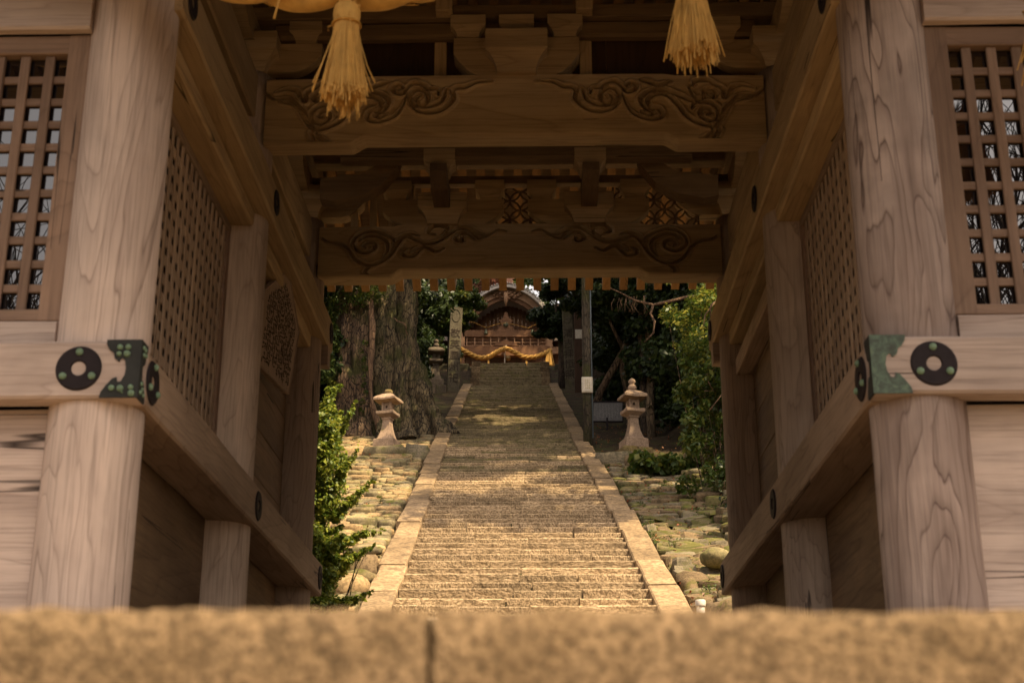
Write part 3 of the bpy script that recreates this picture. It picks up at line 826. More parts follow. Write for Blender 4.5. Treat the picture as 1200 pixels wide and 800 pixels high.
XI = 1.565     # inner face of the big rails
FR = 5.765     # front face of the front rails
for sx in (-1, 1):
    A = (lambda a, b_: (min(sx*a, sx*b_), max(sx*a, sx*b_)))
    # lower rail: front piece and inner side piece, mitred look at the corner
    x0, x1 = A(XI, 4.4)
    fr = beam('front_lower_rail', x0, x1, FR, 5.90, 1.755, 2.010, WPX)
    x0, x1 = A(XI-.001, 1.832)
    beam('side_lower_rail', x0, x1, 5.903, 11.14, 1.757, 2.008, WMY)
    # upper side beams
    beam('side_upper_rail', *A(XI-.003, 1.80), 5.95, 11.16, 3.765, 4.02, WBY)
    beam('side_lintel', *A(1.66, 1.858), F0+.2, F1-.19, 3.655, 3.763, WBY)
    beam('side_lintel', *A(1.66, 1.858), F1+.2, F2-.19, 3.655, 3.763, WBY)
    beam('side_tie_beam', *A(1.70, 1.86), F0+.17, F1-.16, 4.44, 4.76, WBY)
    beam('side_tie_beam', *A(1.70, 1.86), F1+.17, F2-.16, 4.44, 4.76, WBY)
    beam('side_infill_board', *A(1.80, 1.84), F0+.1, F2-.1, 4.02, 4.44, WDARK, .003)
    # front upper rail, lintel
    beam('front_upper_rail', *A(1.965, 4.4), FR+.07, 5.90, 3.60, 3.90, WPX)
    beam('front_tie_beam', *A(1.98, 4.2), 5.90, 6.08, 3.902, 4.76, WMX)
    # sill between lattice and lower rail
    beam('sill_board', *A(1.985, 4.0), 5.885, 5.98, 2.012, 2.150, WPX)
    # lower wall boards, front: x-grain
    zz = [.66, .86, 1.757]
    for k in range(2): beam('wall_board', *A(1.90, 4.0), 5.93+.003*k, 5.985, zz[k]+.002, zz[k+1]-.003, WPX, .004)
    # side lower boards
    zs = [.66, .98, 1.78]
    for (y0, y1) in ((F0+.15, F1-.12), (F1+.12, F2-.12)):
        for k in range(2): beam('wall_board', *A(1.83+.004*(k % 2), 1.875), y0, y1, zs[k]+.002, zs[k+1]-.004, WWALL, .004)
    # rear bay upper boards
    zb = [2.0, 2.36, 2.70, 3.06, 3.38, 3.66]
    for k in range(5): beam('wall_board', *A(1.83+.003*(k % 2), 1.875), F1+.15, F2-.12, zb[k]+.002, zb[k+1]-.003, WWALL, .004)
    if sx > 0:
        beam('diagonal_ledge', *A(1.70, 1.828), F1+.19, F2-.18, 3.40, 3.53, WMY, .006)
    # end walls and rear of the guardian rooms
    for k in range(9): beam('wall_board', *A(4.12, 4.17), F0+.15, F2-.12, .66+k*.36, 1.015+k*.36, WMY, .004)
    for k in range(9): beam('wall_board', *A(1.95, 4.0), F2-.03, F2+.03, .66+k*.36, 1.015+k*.36, WMX, .004)
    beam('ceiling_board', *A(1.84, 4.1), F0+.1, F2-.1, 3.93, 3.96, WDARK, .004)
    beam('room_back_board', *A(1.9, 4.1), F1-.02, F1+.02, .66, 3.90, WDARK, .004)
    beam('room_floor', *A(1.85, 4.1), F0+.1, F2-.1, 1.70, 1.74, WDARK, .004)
    beam('rear_tie_beam', *A(1.98, 4.2), F2-.08, F2+.08, 3.902, 4.76, WMX)
    beam('rear_upper_rail', *A(XI, 4.4), F2+.10, F2+.235, 3.60, 3.90, WMX)

    # ---- front lattice window: frame, vertical and horizontal slats, glass
    win = bpy.data.objects.new('lattice_window', None); COL.objects.link(win); win.parent = gate
    xo, xe = 2.075, 3.86
    beam('stile', *A(xo-.115, xo), 5.895, 5.975, 2.152, 3.600, WLAT, .005, win)
    beam('stile', *A(xe, xe+.08), 5.895, 5.975, 2.152, 3.600, WLAT, .005, win)
    beam('window_rail', *A(xo+.001, xe-.001), 5.897, 5.973, 2.153, 2.205, WLATX, .005, win)
    beam('window_rail', *A(xo+.001, xe-.001), 5.897, 5.973, 3.500, 3.598, WLATX, .005, win)
    pitch = .118
    n = int((xe-xo)/pitch)
    vme = None
    mb = MB(); mb.box(-.0225, .0225, -.010, .010, 0, 1.296, .003); vme = mb.mesh('slat', WLAT)
    for i in range(n):
        X = xo+.068+.025+i*pitch
        if X > xe-.02: break
        put('vertical_slat', vme, win, (sx*X, 5.930+R.uniform(-.001, .001), 2.2045))
    L = xe-xo; mb = MB(); mb.box(-L/2, L/2, -.008, .008, -.0195, .0195, .003); hme = mb.mesh('slat', WLATX)
    for k in range(10):
        put('horizontal_slat', hme, win, (sx*(xo+xe)/2, 5.9465, 2.205+(k+1)*1.296/11))
    mb = MB(); mb.box(*A(xo, xe), 5.956, 5.960, 2.2, 3.5, .001); mb.build('glass', GLASS, win)

    # ---- side lattice between front and middle columns
    win = bpy.data.objects.new('lattice_window', None); COL.objects.link(win); win.parent = gate
    ya, yb = F0+.20, F1-.19; za, zc = 2.010, 3.655
    beam('window_rail', *A(1.80, 1.86), ya, yb, za, za+.055, WMY, .004, win)
    beam('window_rail', *A(1.80, 1.86), ya, yb, zc-.055, zc, WMY, .004, win)
    beam('stile', *A(1.802, 1.86), ya, ya+.06, za+.055, zc-.055, WLAT, .004, win)
    beam('stile', *A(1.802, 1.86), yb-.06, yb, za+.055, zc-.055, WLAT, .004, win)
    mb = MB(); mb.box(-.005, .005, -.021, .021, 0, zc-za-.11, .002); vme = mb.mesh('slat', WLAT2)
    pv = .108; n = int((yb-ya-.12)/pv)
    for i in range(n):
        put('vertical_slat', vme, win, (sx*1.815, ya+.06+pv*(i+.5), za+.055))
    mb = MB(); mb.box(-.005, .005, -(yb-ya-.12)/2, (yb-ya-.12)/2, -.029, .029, .002); hme = mb.mesh('slat', WLAT2)
    n = int((zc-za-.11)/.105)
    for k in range(n): put('horizontal_slat', hme, win, (sx*1.821, (ya+yb)/2, za+.055+.105*(k+.55)))
    beam('dark_room_sheet', *A(1.872, 1.885), ya, yb, za, zc, WDARK, .002, win)  # dark sheet standing in for the unlit room behind the slats

    # ---- metal fittings
    def ring(c, axis, r=.100, hole=.031, th=.008):
        g = MB(); n = 40; vs = []; fs = []
        for k in range(n):
            a = 2*PI*k/n
            for (rr, d) in ((hole, 0), (hole+.006, th), (r-.008, th), (r, 0)):
                u, v = rr*math.cos(a), rr*math.sin(a)
                vs.append((c[0]+u, c[1]-d, c[2]+v) if axis == 'y' else (c[0]-sx*d, c[1]+u, c[2]+v))
        for k in range(n):
            for q in range(3):
                f = (k*4+q, k*4+q+1, ((k+1) % n)*4+q+1, ((k+1) % n)*4+q); fs.append(f)
        g.add(vs, fs, False); o = g.build('ring_plate', IRON, gate)
        for an in (90, 210, 330):
            a = math.radians(an); u, v = r*.72*math.cos(a), r*.72*math.sin(a)
            if c[2] > 3 or c[1] > 7: break
            h = MB()
            pr = [(.0165, th-.002), (.0155, th+.007), (.0105, th+.013), (.004, th+.0155), (0, th+.016)]
            if axis == 'y': h.lathe([(a_, -b_) for a_, b_ in pr], 12, (c[0]+u, c[1], c[2]+v), 'y')
            else: h.lathe([(a_, -sx*b_) for a_, b_ in pr], 12, (c[0], c[1]+u, c[2]+v), 'x')
            h.build('stud', STUD, o)
        return o
    ring((sx*(XI+.258), FR-.002, 1.884), 'y')
    ring((sx*(XI-.003), FR+.215, 1.884), 'x')
    for Y in (F1, 11.02): ring((sx*(XI-.004), Y, 1.884), 'x', .092)
    for Y in (F0+.10, F1, 11.04): ring((sx*(XI-.006), Y, 3.90), 'x', .088)
    # corner plates with a cloud-scalloped edge (outline in x,z; plate hugs the corner)
    zt, zl = 2.0125, 1.7525
    prof = [(0, zl), (.165, zl), (.160, zl+.025), (.140, zl+.055), (.115, zl+.085), (.098, zl+.092), (.094, zl+.070), (.078, zl+.072), (.064, zl+.100),
            (.060, zl+.130), (.066, zl+.165), (.082, zl+.178), (.092, zl+.160), (.112, zl+.175), (.118, zl+.200), (.135, zl+.212), (.150, zl+.235), (.153, zt), (0, zt)]
    g = MB(); g.prism([(sx*(XI-.007+u), v) for u, v in prof], FR-.007, FR+.001, 'y'); pl = g.build('corner_plate', PATG if sx > 0 else PATD, gate)
    g = MB(); g.prism([(FR-.007+.006+u*.62, v) for u, v in prof], sx*(XI-.008), sx*(XI+.001), 'x'); g.build('side_flange', PATD, pl)
    if sx < 0:
        for (u, v, r) in ((.05, .225, .016), (.085, .225, .016), (.053, .195, .019), (.087, .195, .014), (.025, .045, .015), (.06, .022, .006), (.02, .018, .019), (.07, .040, .019), (.107, .042, .017)):
            r *= .8; h = MB(); h.lathe([(r, -.006), (r*.95, -.014), (r*.6, -.020), (0, -.023)], 12, (sx*(XI+u), FR, zl+v), 'y'); h.build('stud', STUD, pl)
        for (u, v, r) in ((.02, .23, .012), (.045, .225, .014), (.03, .2, .012), (.06, .205, .012), (.02, .03, .012), (.045, .05, .012), (.03, .07, .012), (.065, .03, .012)):
            h = MB(); h.lathe([(r, -sx*.006), (r*.6, -sx*.016), (0, -sx*.018)], 10, (sx*XI, FR+u, zl+v), 'x'); h.build('stud', STUD, pl)

# votive plaque with ink writing on the left rear bay
pq = bpy.data.objects.new('votive_plaque', None); COL.objects.link(pq); pq.parent = gate; pq.matrix_local = Matrix.Translation((-1.71, 9.45, 3.0)) @ Matrix.Rotation(math.radians(-7), 4, 'Z') @ Matrix.Rotation(math.radians(4), 4, 'Y') @ Matrix.Translation((1.70, -9.585, -2.72)); pq['label'] = 'hanging wooden plaque covered in small ink writing'
g = MB()
ol = [(9.24, 2.72), (9.93, 2.72), (10.0, 3.22), (9.62, 3.52), (9.585, 3.53), (9.55, 3.52), (9.17, 3.22)]
g.prism(ol, -1.735, -1.690, 'x'); g.build('plaque_board', WMZ, pq)
g = MB()
for a, b_ in zip(ol, ol[1:]+ol[:1]):
    g.tube([(-1.692, a[0], a[1]), (-1.692, b_[0], b_[1])], .009, 6)
g.build('plaque_frame', WMZ, pq)
g = MB()
for k in range(17):
    y = 9.27+k*.0385; top = 3.20+.23*(1-abs(y-9.585)/.37)
    z = top
    while z > 2.78:
        w = R.uniform(.012, .024)
        for q in range(2):
            yy = y+R.uniform(-.008, .010); zz = z-R.uniform(0, .022)
            if R.random() < .5: g.box(-1.689, -1.6865, yy-w*.7, yy+w*.7, zz-.003, zz+.003, .0003)
            else: g.box(-1.689, -1.6867, yy-.003, yy+.003, zz-.014, zz+.014, .0003)
        z -= .032
        if R.random() < .06: z -= .05
g.build('ink_writing', INK, pq, kind='stuff')

# ------------------------------------------------------------------ carved tie beams
def pts_to_local(P, ox, oy, k, ppm_x, ppm_z, ztop, ytop, xc):
    out = []
    for line in P:
        out.append([((ox+x/k-xc)/ppm_x, ztop-(oy+y/k-ytop)/ppm_z) for x, y in line])
    return out
def cat(pts, n=6):
    """Catmull-Rom resample"""
    P = [np.array(p, float) for p in pts]; P = [2*P[0]-P[1]]+P+[2*P[-1]-P[-2]]; o = []
    for i in range(1, len(P)-2):
        for j in range(n):
            t = j/n
            o.append(.5*((2*P[i])+(-P[i-1]+P[i+1])*t+(2*P[i-1]-5*P[i]+4*P[i+1]-P[i+2])*t*t+(-P[i-1]+3*P[i]-3*P[i+1]+P[i+2])*t**3))
    o.append(P[-2]); return np.array(o)
K1 = [[(110, 362), (180, 365), (230, 385), (265, 388), (285, 405), (282, 440), (320, 478), (370, 494), (430, 488), (470, 460)],
      [(285, 405), (310, 395), (330, 445), (390, 468), (450, 460), (468, 430), (455, 402), (420, 394), (392, 415), (392, 445), (420, 458), (441, 440), (426, 425)],
      [(345, 420), (350, 395), (385, 392), (410, 375), (450, 365), (480, 385), (500, 410), (532, 405), (542, 385), (520, 372), (500, 384), (512, 396)],
      [(480, 415), (500, 470), (535, 512), (600, 532), (646, 520), (640, 490), (602, 478), (590, 450), (620, 425), (670, 425), (710, 460), (755, 520), (810, 552), (870, 562), (905, 530), (945, 470), (985, 432), (1050, 432), (1095, 402)],
      [(560, 500), (590, 515), (615, 505), (575, 478), (560, 440), (600, 410), (660, 404), (720, 428), (790, 458), (822, 442)],
      [(555, 362), (600, 372), (640, 385), (690, 370)],
      [(765, 395), (790, 385), (795, 368), (850, 366), (880, 385), (915, 405), (918, 440), (940, 420), (960, 395), (1000, 388), (1050, 402)],
      [(770, 400), (790, 440), (830, 440), (835, 410), (862, 402), (884, 420), (870, 442), (850, 430)],
      [(775, 490), (790, 465), (850, 462), (888, 490), (885, 528), (845, 540), (812, 515), (822, 488), (848, 490), (856, 510), (838, 516)],
      [(850, 562), (862, 590), (820, 622), (865, 612), (888, 580), (880, 560)],
      [(870, 545), (905, 510), (930, 480), (970, 450), (1030, 445)]]
K2 = [[(95, 470), (140, 466), (180, 490), (230, 505), (270, 470), (320, 455), (370, 480), (430, 520), (490, 530), (540, 512), (590, 495), (630, 530), (660, 580), (710, 620), (770, 635), (830, 612), (870, 560), (910, 530), (970, 520), (1000, 500)],
      [(670, 590), (650, 545), (650, 510), (700, 480), (760, 466), (820, 480), (850, 520), (840, 555), (790, 575), (745, 556), (745, 530), (775, 524), (800, 540), (785, 548)],
      [(700, 600), (678, 560), (685, 520), (730, 492), (790, 492), (815, 515)],
      [(430, 500), (395, 480), (390, 455), (420, 440), (460, 450), (475, 475), (445, 486)],
      [(525, 490), (570, 482), (620, 500), (645, 540)],
      [(400, 555), (440, 570), (490, 548), (520, 560), (550, 592), (595, 590), (606, 570), (580, 556)],
      [(490, 530), (530, 555), (560, 575)],
      [(250, 510), (290, 480), (330, 482), (345, 510), (310, 520), (305, 500)],
      [(760, 648), (785, 665), (780, 690), (745, 700)],
      [(380, 460), (390, 440), (430, 425), (455, 440)],
      [(180, 492), (230, 480), (270, 455), (330, 445)]]
def carved_beam(name, Yf, half, ztop, zmid, zend, lip, lines, thick, endw, widths, m):
    H = ztop-zmid; nx, nz = 620, 104
    xs = np.linspace(-half, half, nx)
    ax = np.abs(xs)
    t = np.clip((ax-(half-endw-.11))/.11, 0, 1); t = t*t*(3-2*t)
    zb = zmid+(zend-zmid)*t - .012*np.cos(xs/half*PI)*0
    zt = ztop + .010*np.cos(xs/half*PI/2) - .012*t
    v = np.linspace(0, 1, nz)
    lipz = zb+lip                      # lower edge of the flat face
    Z = lipz[None, :]+(zt-lipz)[None, :]*v[:, None]; X = np.repeat(xs[None, :], nz, 0)
    h = np.zeros_like(Z)
    for li, L in enumerate(lines):
        for sgn in (1, -1):
            C = cat([(sgn*x, z) for x, z in L], 7)
            lo, hi = C.min(0)-.05, C.max(0)+.05
            ii = np.where((xs > lo[0]) & (xs < hi[0]))[0]
            if len(ii) == 0: continue
            a, b = ii[0], ii[-1]+1
            sx_, sz_ = X[:, a:b], Z[:, a:b]; d = np.full(sx_.shape, 9.); wv = np.zeros(sx_.shape)
            nC = len(C)-1
            for i in range(nC):
                p, q = C[i], C[i+1]; e = q-p; l2 = (e**2).sum()+1e-12
                u = np.clip(((sx_-p[0])*e[0]+(sz_-p[1])*e[1])/l2, 0, 1)
                dd = np.hypot(sx_-p[0]-u*e[0], sz_-p[1]-u*e[1])
                f = i/nC; w = widths*(.35+.65*min(1, 5*f, 5*(1-f)))
                k = dd < d; d[k] = dd[k]; wv[k] = w
            gr = np.clip(1.45-d/wv, 0, 1); rim = np.exp(-((d-wv*2.0)/(wv*1.0))**2)*.40
            h[:, a:b] = np.minimum(h[:, a:b], 0)*1 + 0*gr if False else np.where(gr > .2, np.minimum(h[:, a:b], -gr), np.maximum(h[:, a:b], rim)*(h[:, a:b] >= 0)+np.minimum(h[:, a:b], 0))
    Y = Yf - h*.040
    V = np.stack([X, Y, Z], -1).reshape(-1, 3); F = []
    idx = np.arange(nx*nz).reshape(nz, nx)
    a = idx[:-1, :-1].ravel(); b = idx[:-1, 1:].ravel(); c = idx[1:, 1:].ravel(); d_ = idx[1:, :-1].ravel()
    F = np.stack([a, b, c, d_], -1)
    # chamfered lip, underside, back, top
    rows = [np.stack([xs, np.full(nx, Yf), lipz], -1), np.stack([xs, np.full(nx, Yf+.006), lipz-.004], -1), np.stack([xs, np.full(nx, Yf+.02), zb+.001], -1), np.stack([xs, np.full(nx, Yf+.04), zb], -1),
            np.stack([xs, np.full(nx, Yf+thick), zb], -1), np.stack([xs, np.full(nx, Yf+thick), zt], -1), np.stack([xs, np.full(nx, Yf), zt], -1)]
    base = len(V); V = np.concatenate([V]+rows)
    for r in range(len(rows)-1):
        p = base+r*nx+np.arange(nx-1); F = np.concatenate([F, np.stack([p, p+nx, p+nx+1, p+1], -1)])
    me = np_mesh(name, V, F, m, True)
    me.set_sharp_from_angle(angle=math.radians(38)) if hasattr(me, 'set_sharp_from_angle') else None
    return put(name, me, gate)
def mk(L, ox, oy, k, px, pz, zt, yt, xc): return pts_to_local(L, ox, oy, k, px, pz, zt, yt, xc)
carved_beam('carved_tie_beam', F1-.15, 1.64, 4.735, 4.304, 4.253, .012, mk(K1, 600, 0, 3.75, 174, 158, 4.745, 88, 605), .17, .56, .0115, WBX)
carved_beam('carved_tie_beam', F2-.15, 1.64, 4.715, 4.326, 4.273, .012, mk(K2, 600, 160, 4.214, 143, 135, 4.725, 262, 607), .21, .58, .0105, WBX)

# ------------------------------------------------------------------ bracket work
def bearing(x, y, z, w, h, d=None, m=WBX, mm=None):
    """bearing block: square top half, scooped lower half"""
    d = d or w; b = MB(); vs = []; lv = []
    for u, hh in ((.62, 0), (.64, .12), (.72, .28), (.86, .42), (1, .5), (1, .97), (.98, 1)): lv.append((u, hh))
    for u, hh in lv:
        for sx_, sy_ in ((-1, -1), (1, -1), (1, 1), (-1, 1)): vs.append((x+sx_*w/2*u, y+sy_*d/2*u, z+h*hh))
    fs = []
    for i in range(len(lv)-1):
        for k in range(4):
            k2 = (k+1) % 4; fs.append((i*4+k, i*4+k2, i*4+4+k2, i*4+4+k))
    fs.append((3, 2, 1, 0)); q = (len(lv)-1)*4; fs.append((q, q+1, q+2, q+3))
    b.add(vs, fs); return b.build('bearing_block', m, gate)
def arm(x, y, z, L, h, th, axis='x', m=WBX, name='bracket_arm'):
    """boat-shaped bracket arm"""
    pts = []
    for i in range(9):
        a = PI/2*i/8; pts.append((-L/2+L*.22*(1-math.sin(a))*1.0, z+h*.55*(1-math.cos(a)) if False else z+h*.58*(1-math.sin(a))**1.5))
    pts = [(-L/2, z+h*.58)] + [(-L/2+L*.24*(i/7), z+h*.58*(1-(i/7))**1.9) for i in range(1, 8)]
    pts = pts+[(-p[0], p[1]) for p in pts[::-1]]+[(L/2, z+h), (-L/2, z+h)]
    b = MB()
    if axis == 'x': b.prism([(x+p[0], p[1]) for p in pts], y-th/2, y+th/2, 'y')
    else: b.prism([(y+p[0], p[1]) for p in pts], x-th/2, x+th/2, 'x')
    return b.build(name, m, gate)
Y1 = F1-.06
bearing(.015, Y1-.03, 4.74, .41, .295, .34)
arm(.015, Y1+.0, 4.745, .84, .29, .15)
for x in (-.31, .015, .34): bearing(x, Y1, 5.045, .235, .15, .22)
beam('purlin', -1.9, 1.9, Y1-.06, Y1+.09, 5.20, 5.30, WBXD, .006)
beam('moulded_purlin', -1.62, 1.62, Y1-.02, Y1+.07, 5.075, 5.198, WBXD, .02)
for sx in (-1, 1):
    for Y in (F1, F2, F0):
        bearing(sx*1.80, Y, 4.80, .44, .26)
        arm(sx*1.70, Y-.001, 4.83, .80, .215, .13)
        arm(sx*1.80, Y, 5.003, 1.10, .19, .13, 'y')
        for dx in (-.27, .27): bearing(sx*1.68+dx, Y, 5.048, .22, .15)
    beam('wall_plate', min(sx*1.72, sx*1.88), max(sx*1.72, sx*1.88), 4.6, 12.2, 5.31, 5.46, WBYD)
    # struts seen above the first tie beam
    for k, x in enumerate((.50, 1.35)): beam('ceiling_joist', min(sx*x, sx*(x+.10)), max(sx*x, sx*(x+.10)), F0-.3, F1-.2, 5.305, 5.44, WBYD, .006)
for x in (-.47, .47): beam('hanging_strut', x-.055, x+.055, Y1-.16, Y1-.06, 5.20, 5.60, WBZ, .006)
Y2 = F2-.06
for x in (-.63, .57):
    bearing(x, Y2-.03, 4.715, .40, .25, .32, WBX)
    arm(x, Y2, 4.72, 1.00, .235, .13)
    for dx in (-.385, .385): bearing(x+dx, Y2, 4.958, .24, .16, .2)
    arm(x, Y2-.30, 4.83, .75, .16, .13, 'y', WBYD, 'projecting_arm')
    bearing(x, Y2-.48, 4.97, .25, .19, .22)
beam('purlin', -1.9, 1.9, Y2-.02, Y2+.07, 5.12, 5.19, WBXD, .006)
beam('moulded_purlin', -1.42, 1.38, Y2-.58, Y2-.44, 5.075, 5.20, WBXD, .02)
beam('upper_purlin', -1.42, 1.38, Y2-.56, Y2-.46, 5.202, 5.34, WBXD, .01)
for sx in (-1, 1):
    # large curved corner arms
    pts = [(sx*1.62, 4.72), (sx*1.50, 4.70), (sx*1.30, 4.74), (sx*1.12, 4.84), (sx*1.00, 5.00), (sx*.98, 5.10), (sx*1.10, 5.12), (sx*1.16, 5.02), (sx*1.30, 4.93), (sx*1.62, 4.90)]
    b = MB(); b.prism([(p[0]*1.0-sx*.02, p[1]+.1) for p in pts], Y2-.40, Y2-.24, 'y'); b.build('curved_bracket', WBXD, gate)
def shippo(x0, x1, z0, z1, y):
    g = MB(); r = .085; nx = int((x1-x0)/r)+1; nz = int((z1-z0)/r)+2
    for i in range(-1, nx+1):
        for j in range(-1, nz+1):
            if (i+j) % 2: continue
            cx_, cz_ = x0+i*r, z0+j*r; seg = []
            for k in range(17):
                a = 2*PI*k/16; p = (cx_+r*math.cos(a), cz_+r*math.sin(a)); ok = x0 <= p[0] <= x1 and z0 <= p[1] <= z1
                if ok: seg.append((p[0], y+.006*((i+j)//2 % 2), p[1]))
                if (not ok or k == 16) and len(seg) > 1: g.tube(seg, .0085, 5, smooth=False); seg = []
                elif not ok: seg = []
    for xx in (x0, x1): g.box(xx-.008, xx+.008, y-.012, y+.012, z0, z1, .002)
    return g.build('openwork_panel', WBXD, gate)
shippo(-.25, .20, 4.73, 5.10, Y2+.04); shippo(.78, 1.48, 4.73, 5.10, Y2+.04); shippo(.20, .78, 4.73, 5.0, Y2+.042); shippo(-.9, -.25, 4.73, 4.92, Y2+.042)
for k in range(4): beam('vertical_slat', -1.40+k*.155, -1.345+k*.155, Y2+.02, Y2+.06, 4.70, 5.12, WBZ, .004)

xx = [-1.62, -1.05, -.47, .12, .62, 1.15, 1.62]
for k in range(6): beam('panel_board', xx[k]+.002, xx[k+1]-.002, F1+.02+.004*(k % 2), F1+.04+.004*(k % 2), 4.76, 5.10, WDARK, .003)
for x in (-.50, .48): beam('panel_post', x-.04, x+.04, F1-.03, F1+.018, 4.80, 5.07, WBZ, .004)
# ------------------------------------------------------------------ ceiling and roof
for k in range(13):
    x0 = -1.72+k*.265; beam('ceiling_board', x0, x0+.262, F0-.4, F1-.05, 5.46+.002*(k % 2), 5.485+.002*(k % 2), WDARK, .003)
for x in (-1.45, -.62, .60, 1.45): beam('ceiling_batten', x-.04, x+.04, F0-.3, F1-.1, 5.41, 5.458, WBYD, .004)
def roof_z(Y):            # underside of the roof boards; ridge over the middle columns
    return 6.86-abs(Y-F1)*.50+.012*(abs(Y-F1))**2
b = MB()
for k in range(21):
    pass
pv = .1635; n = int(10.4/pv)
rafm = {}
for side in (0, 1):
    b = MB(); ys = np.linspace(0, 4.16 if side else 4.75, 8)
    pr = [(F1+(1 if side else -1)*y, roof_z(F1+y)-.02) for y in ys]
    pts = pr+[(p[0], p[1]-.085) for p in pr[::-1]]
    b.prism(pts, -.037, .037, 'x'); rafm[side] = b.mesh('rafter', WRAF if side else WBYD)
for side in (0, 1):
    for i in range(-32, 33):
        put('rafter', rafm[side], gate, (i*pv-.02, 0, 0))
for side in (0, 1):
    ys = np.linspace(0, 4.10 if side else 5.0, 9); s_ = 1 if side else -1  # front eave, out of view, lengthened to keep sun off the columns
    pr = [(F1+s_*y, roof_z(F1+y)) for y in ys]
    b = MB(); b.prism(pr+[(p[0], p[1]+.04) for p in pr[::-1]], -5.6, 5.6, 'x'); b.build('roof_boarding', WBX, gate)
    b = MB(); b.prism([(p[0]+s_*.02, p[1]+.045) for p in pr]+[(p[0]+s_*.08, p[1]+.34) for p in pr[::-1]], -5.8, 5.8, 'x'); b.build('roof', COPR, gate)
b = MB(); b.box(-5.9, 5.9, F1-.28, F1+.28, 7.1, 7.75, .05); b.build('ridge', COPR, gate)
for side in (-1, 1):
    b = MB(); b.prism([(F1-2.9, 5.46), (F1+2.9, 5.46), (F1+.05, roof_z(F1)), (F1-.05, roof_z(F1))], side*4.2, side*4.26, 'x'); b.build('gable_board', WMY, gate)
for (y0, y1) in ((5.92, 6.08), (F2-.08, F2+.08)):
    beam('wall_plate_front', -4.4, 4.4, y0, y1, 5.32, 5.47, WBXD)
beam('head_tie_beam', -1.60, 1.60, F0-.09, F0+.09, 4.36, 4.74, WBXD)

# ------------------------------------------------------------------ straw rope and tassels at the front
def rope(path, r, name, m, twist=9, strands=3, n=9, lobe=.52):
    P = cat(path, 14); L = np.concatenate([[0], np.cumsum(np.linalg.norm(np.diff(P, axis=0), axis=1))])
    out = []
    for s_ in range(strands):
        pts = []; 
        for i, p in enumerate(P):
            t = P[min(i+1, len(P)-1)]-P[max(i-1, 0)]; t = Vector(t).normalized()
            a = t.cross(Vector((0, 0, 1))).normalized(); b = a.cross(t); an = twist*L[i]+2*PI*s_/strands
            rr = (r[i*len(r)//len(P)] if hasattr(r, '__len__') else r)
            pts.append(Vector(p)+(a*math.cos(an)+b*math.sin(an))*rr*lobe)
        mb = MB(); mb.tube(pts, r*.62 if not hasattr(r, '__len__') else .1, n, wob=.12, seed=s_); out.append(mb)
    return out
def straws(mb, n, c, r0, r1, z0, z1, seed, rad=.0028):
    rr = random.Random(seed)
    for i in range(n):
        a = rr.uniform(0, 2*PI); q = math.sqrt(rr.uniform(.1, 1)); k = rr.uniform(.75, 1.12)
        zz = z1+rr.uniform(-.012, .03)*(1 if rr.random() < .9 else -2.5)
        p = []
        for u in (0, .33, .66, 1):
            R_ = (r0+(r1*k-r0)*u**1.15)*q if u else r0*q
            p.append((c[0]+R_*math.cos(a)+rr.uniform(-.003, .003), c[1]+R_*math.sin(a)+rr.uniform(-.003, .003), z0+(zz-z0)*u))
        mb.tube(p, rad, 4, smooth=False)
def tassel(label, x, y, ztop, s, seed, lean=0):
    t = thing('straw_tassel', label, 'straw tassel', (x, y, ztop), 0, 'straw tassels hanging from the front rope')
    t.rotation_euler = (0, lean, 0)
    b = MB(); b.tube([(0, 0, .25), (0, 0, 0), (0, 0, -.03)], .010, 6); b.build('cord', STRAWD, t)
    b = MB(); straws(b, 60, (0, 0), .012*s, .056*s, 0, -.07*s, seed+5, .003); b.build('neck', STRAWD, t)
    b = MB(); b.lathe([(.03*s, -.045*s), (.055*s, -.06*s), (.060*s, -.09*s), (.056*s, -.135*s), (.052*s, -.15*s)], 22)
    straws(b, 150, (0, 0), .055*s, .058*s, -.05*s, -.15*s, seed+1, .0035); b.build('head', STRAW, t)
    b = MB(); b.tube([(.060*s*math.cos(a), .060*s*math.sin(a), -.145*s) for a in np.linspace(0, 2*PI, 17)], .006, 5); b.tube([(-.055*s, 0, -.145*s), (-.08*s, -.01, -.16*s), (-.075*s, -.01, -.18*s)], .004, 4); b.build('binding', STRAWD, t)
    b = MB(); straws(b, 950, (0, 0), 0.052*s, .098*s, -.145*s, -.50*s, seed, .0023)
    for k in range(9):
        rr = random.Random(seed*9+k); a = rr.uniform(0, 2*PI)
        b.tube([(.05*math.cos(a)*s, .05*math.sin(a)*s, -.18*s), (.095*math.cos(a)*s, .095*math.sin(a)*s, -.34*s), (.132*math.cos(a)*s, .132*math.sin(a)*s, -(.46+rr.uniform(-.05, .06))*s)], .003, 4)
    b.build('skirt', STRAW, t)
    return t
YR = 5.38
pth = [(-2.62, YR, 4.0), (-1.9, YR, 3.92), (-1.45, YR, 3.66), (-1.15, YR, 3.575), (-.80, YR, 3.54), (-.45, YR, 3.575), (-.1, YR, 3.74), (.3, YR, 3.86), (.8, YR, 3.76), (1.3, YR, 3.86), (1.9, YR, 4.0), (2.62, YR, 4.0)]
t = thing('straw_rope', 'thick twisted straw rope slung across the top of the gate opening', 'straw rope', (0, 0, 0))
for mb in rope(pth, .13, 'strand', STRAW, 7, 3, 12, .5): mb.build('strand', STRAW, t)
b = MB()
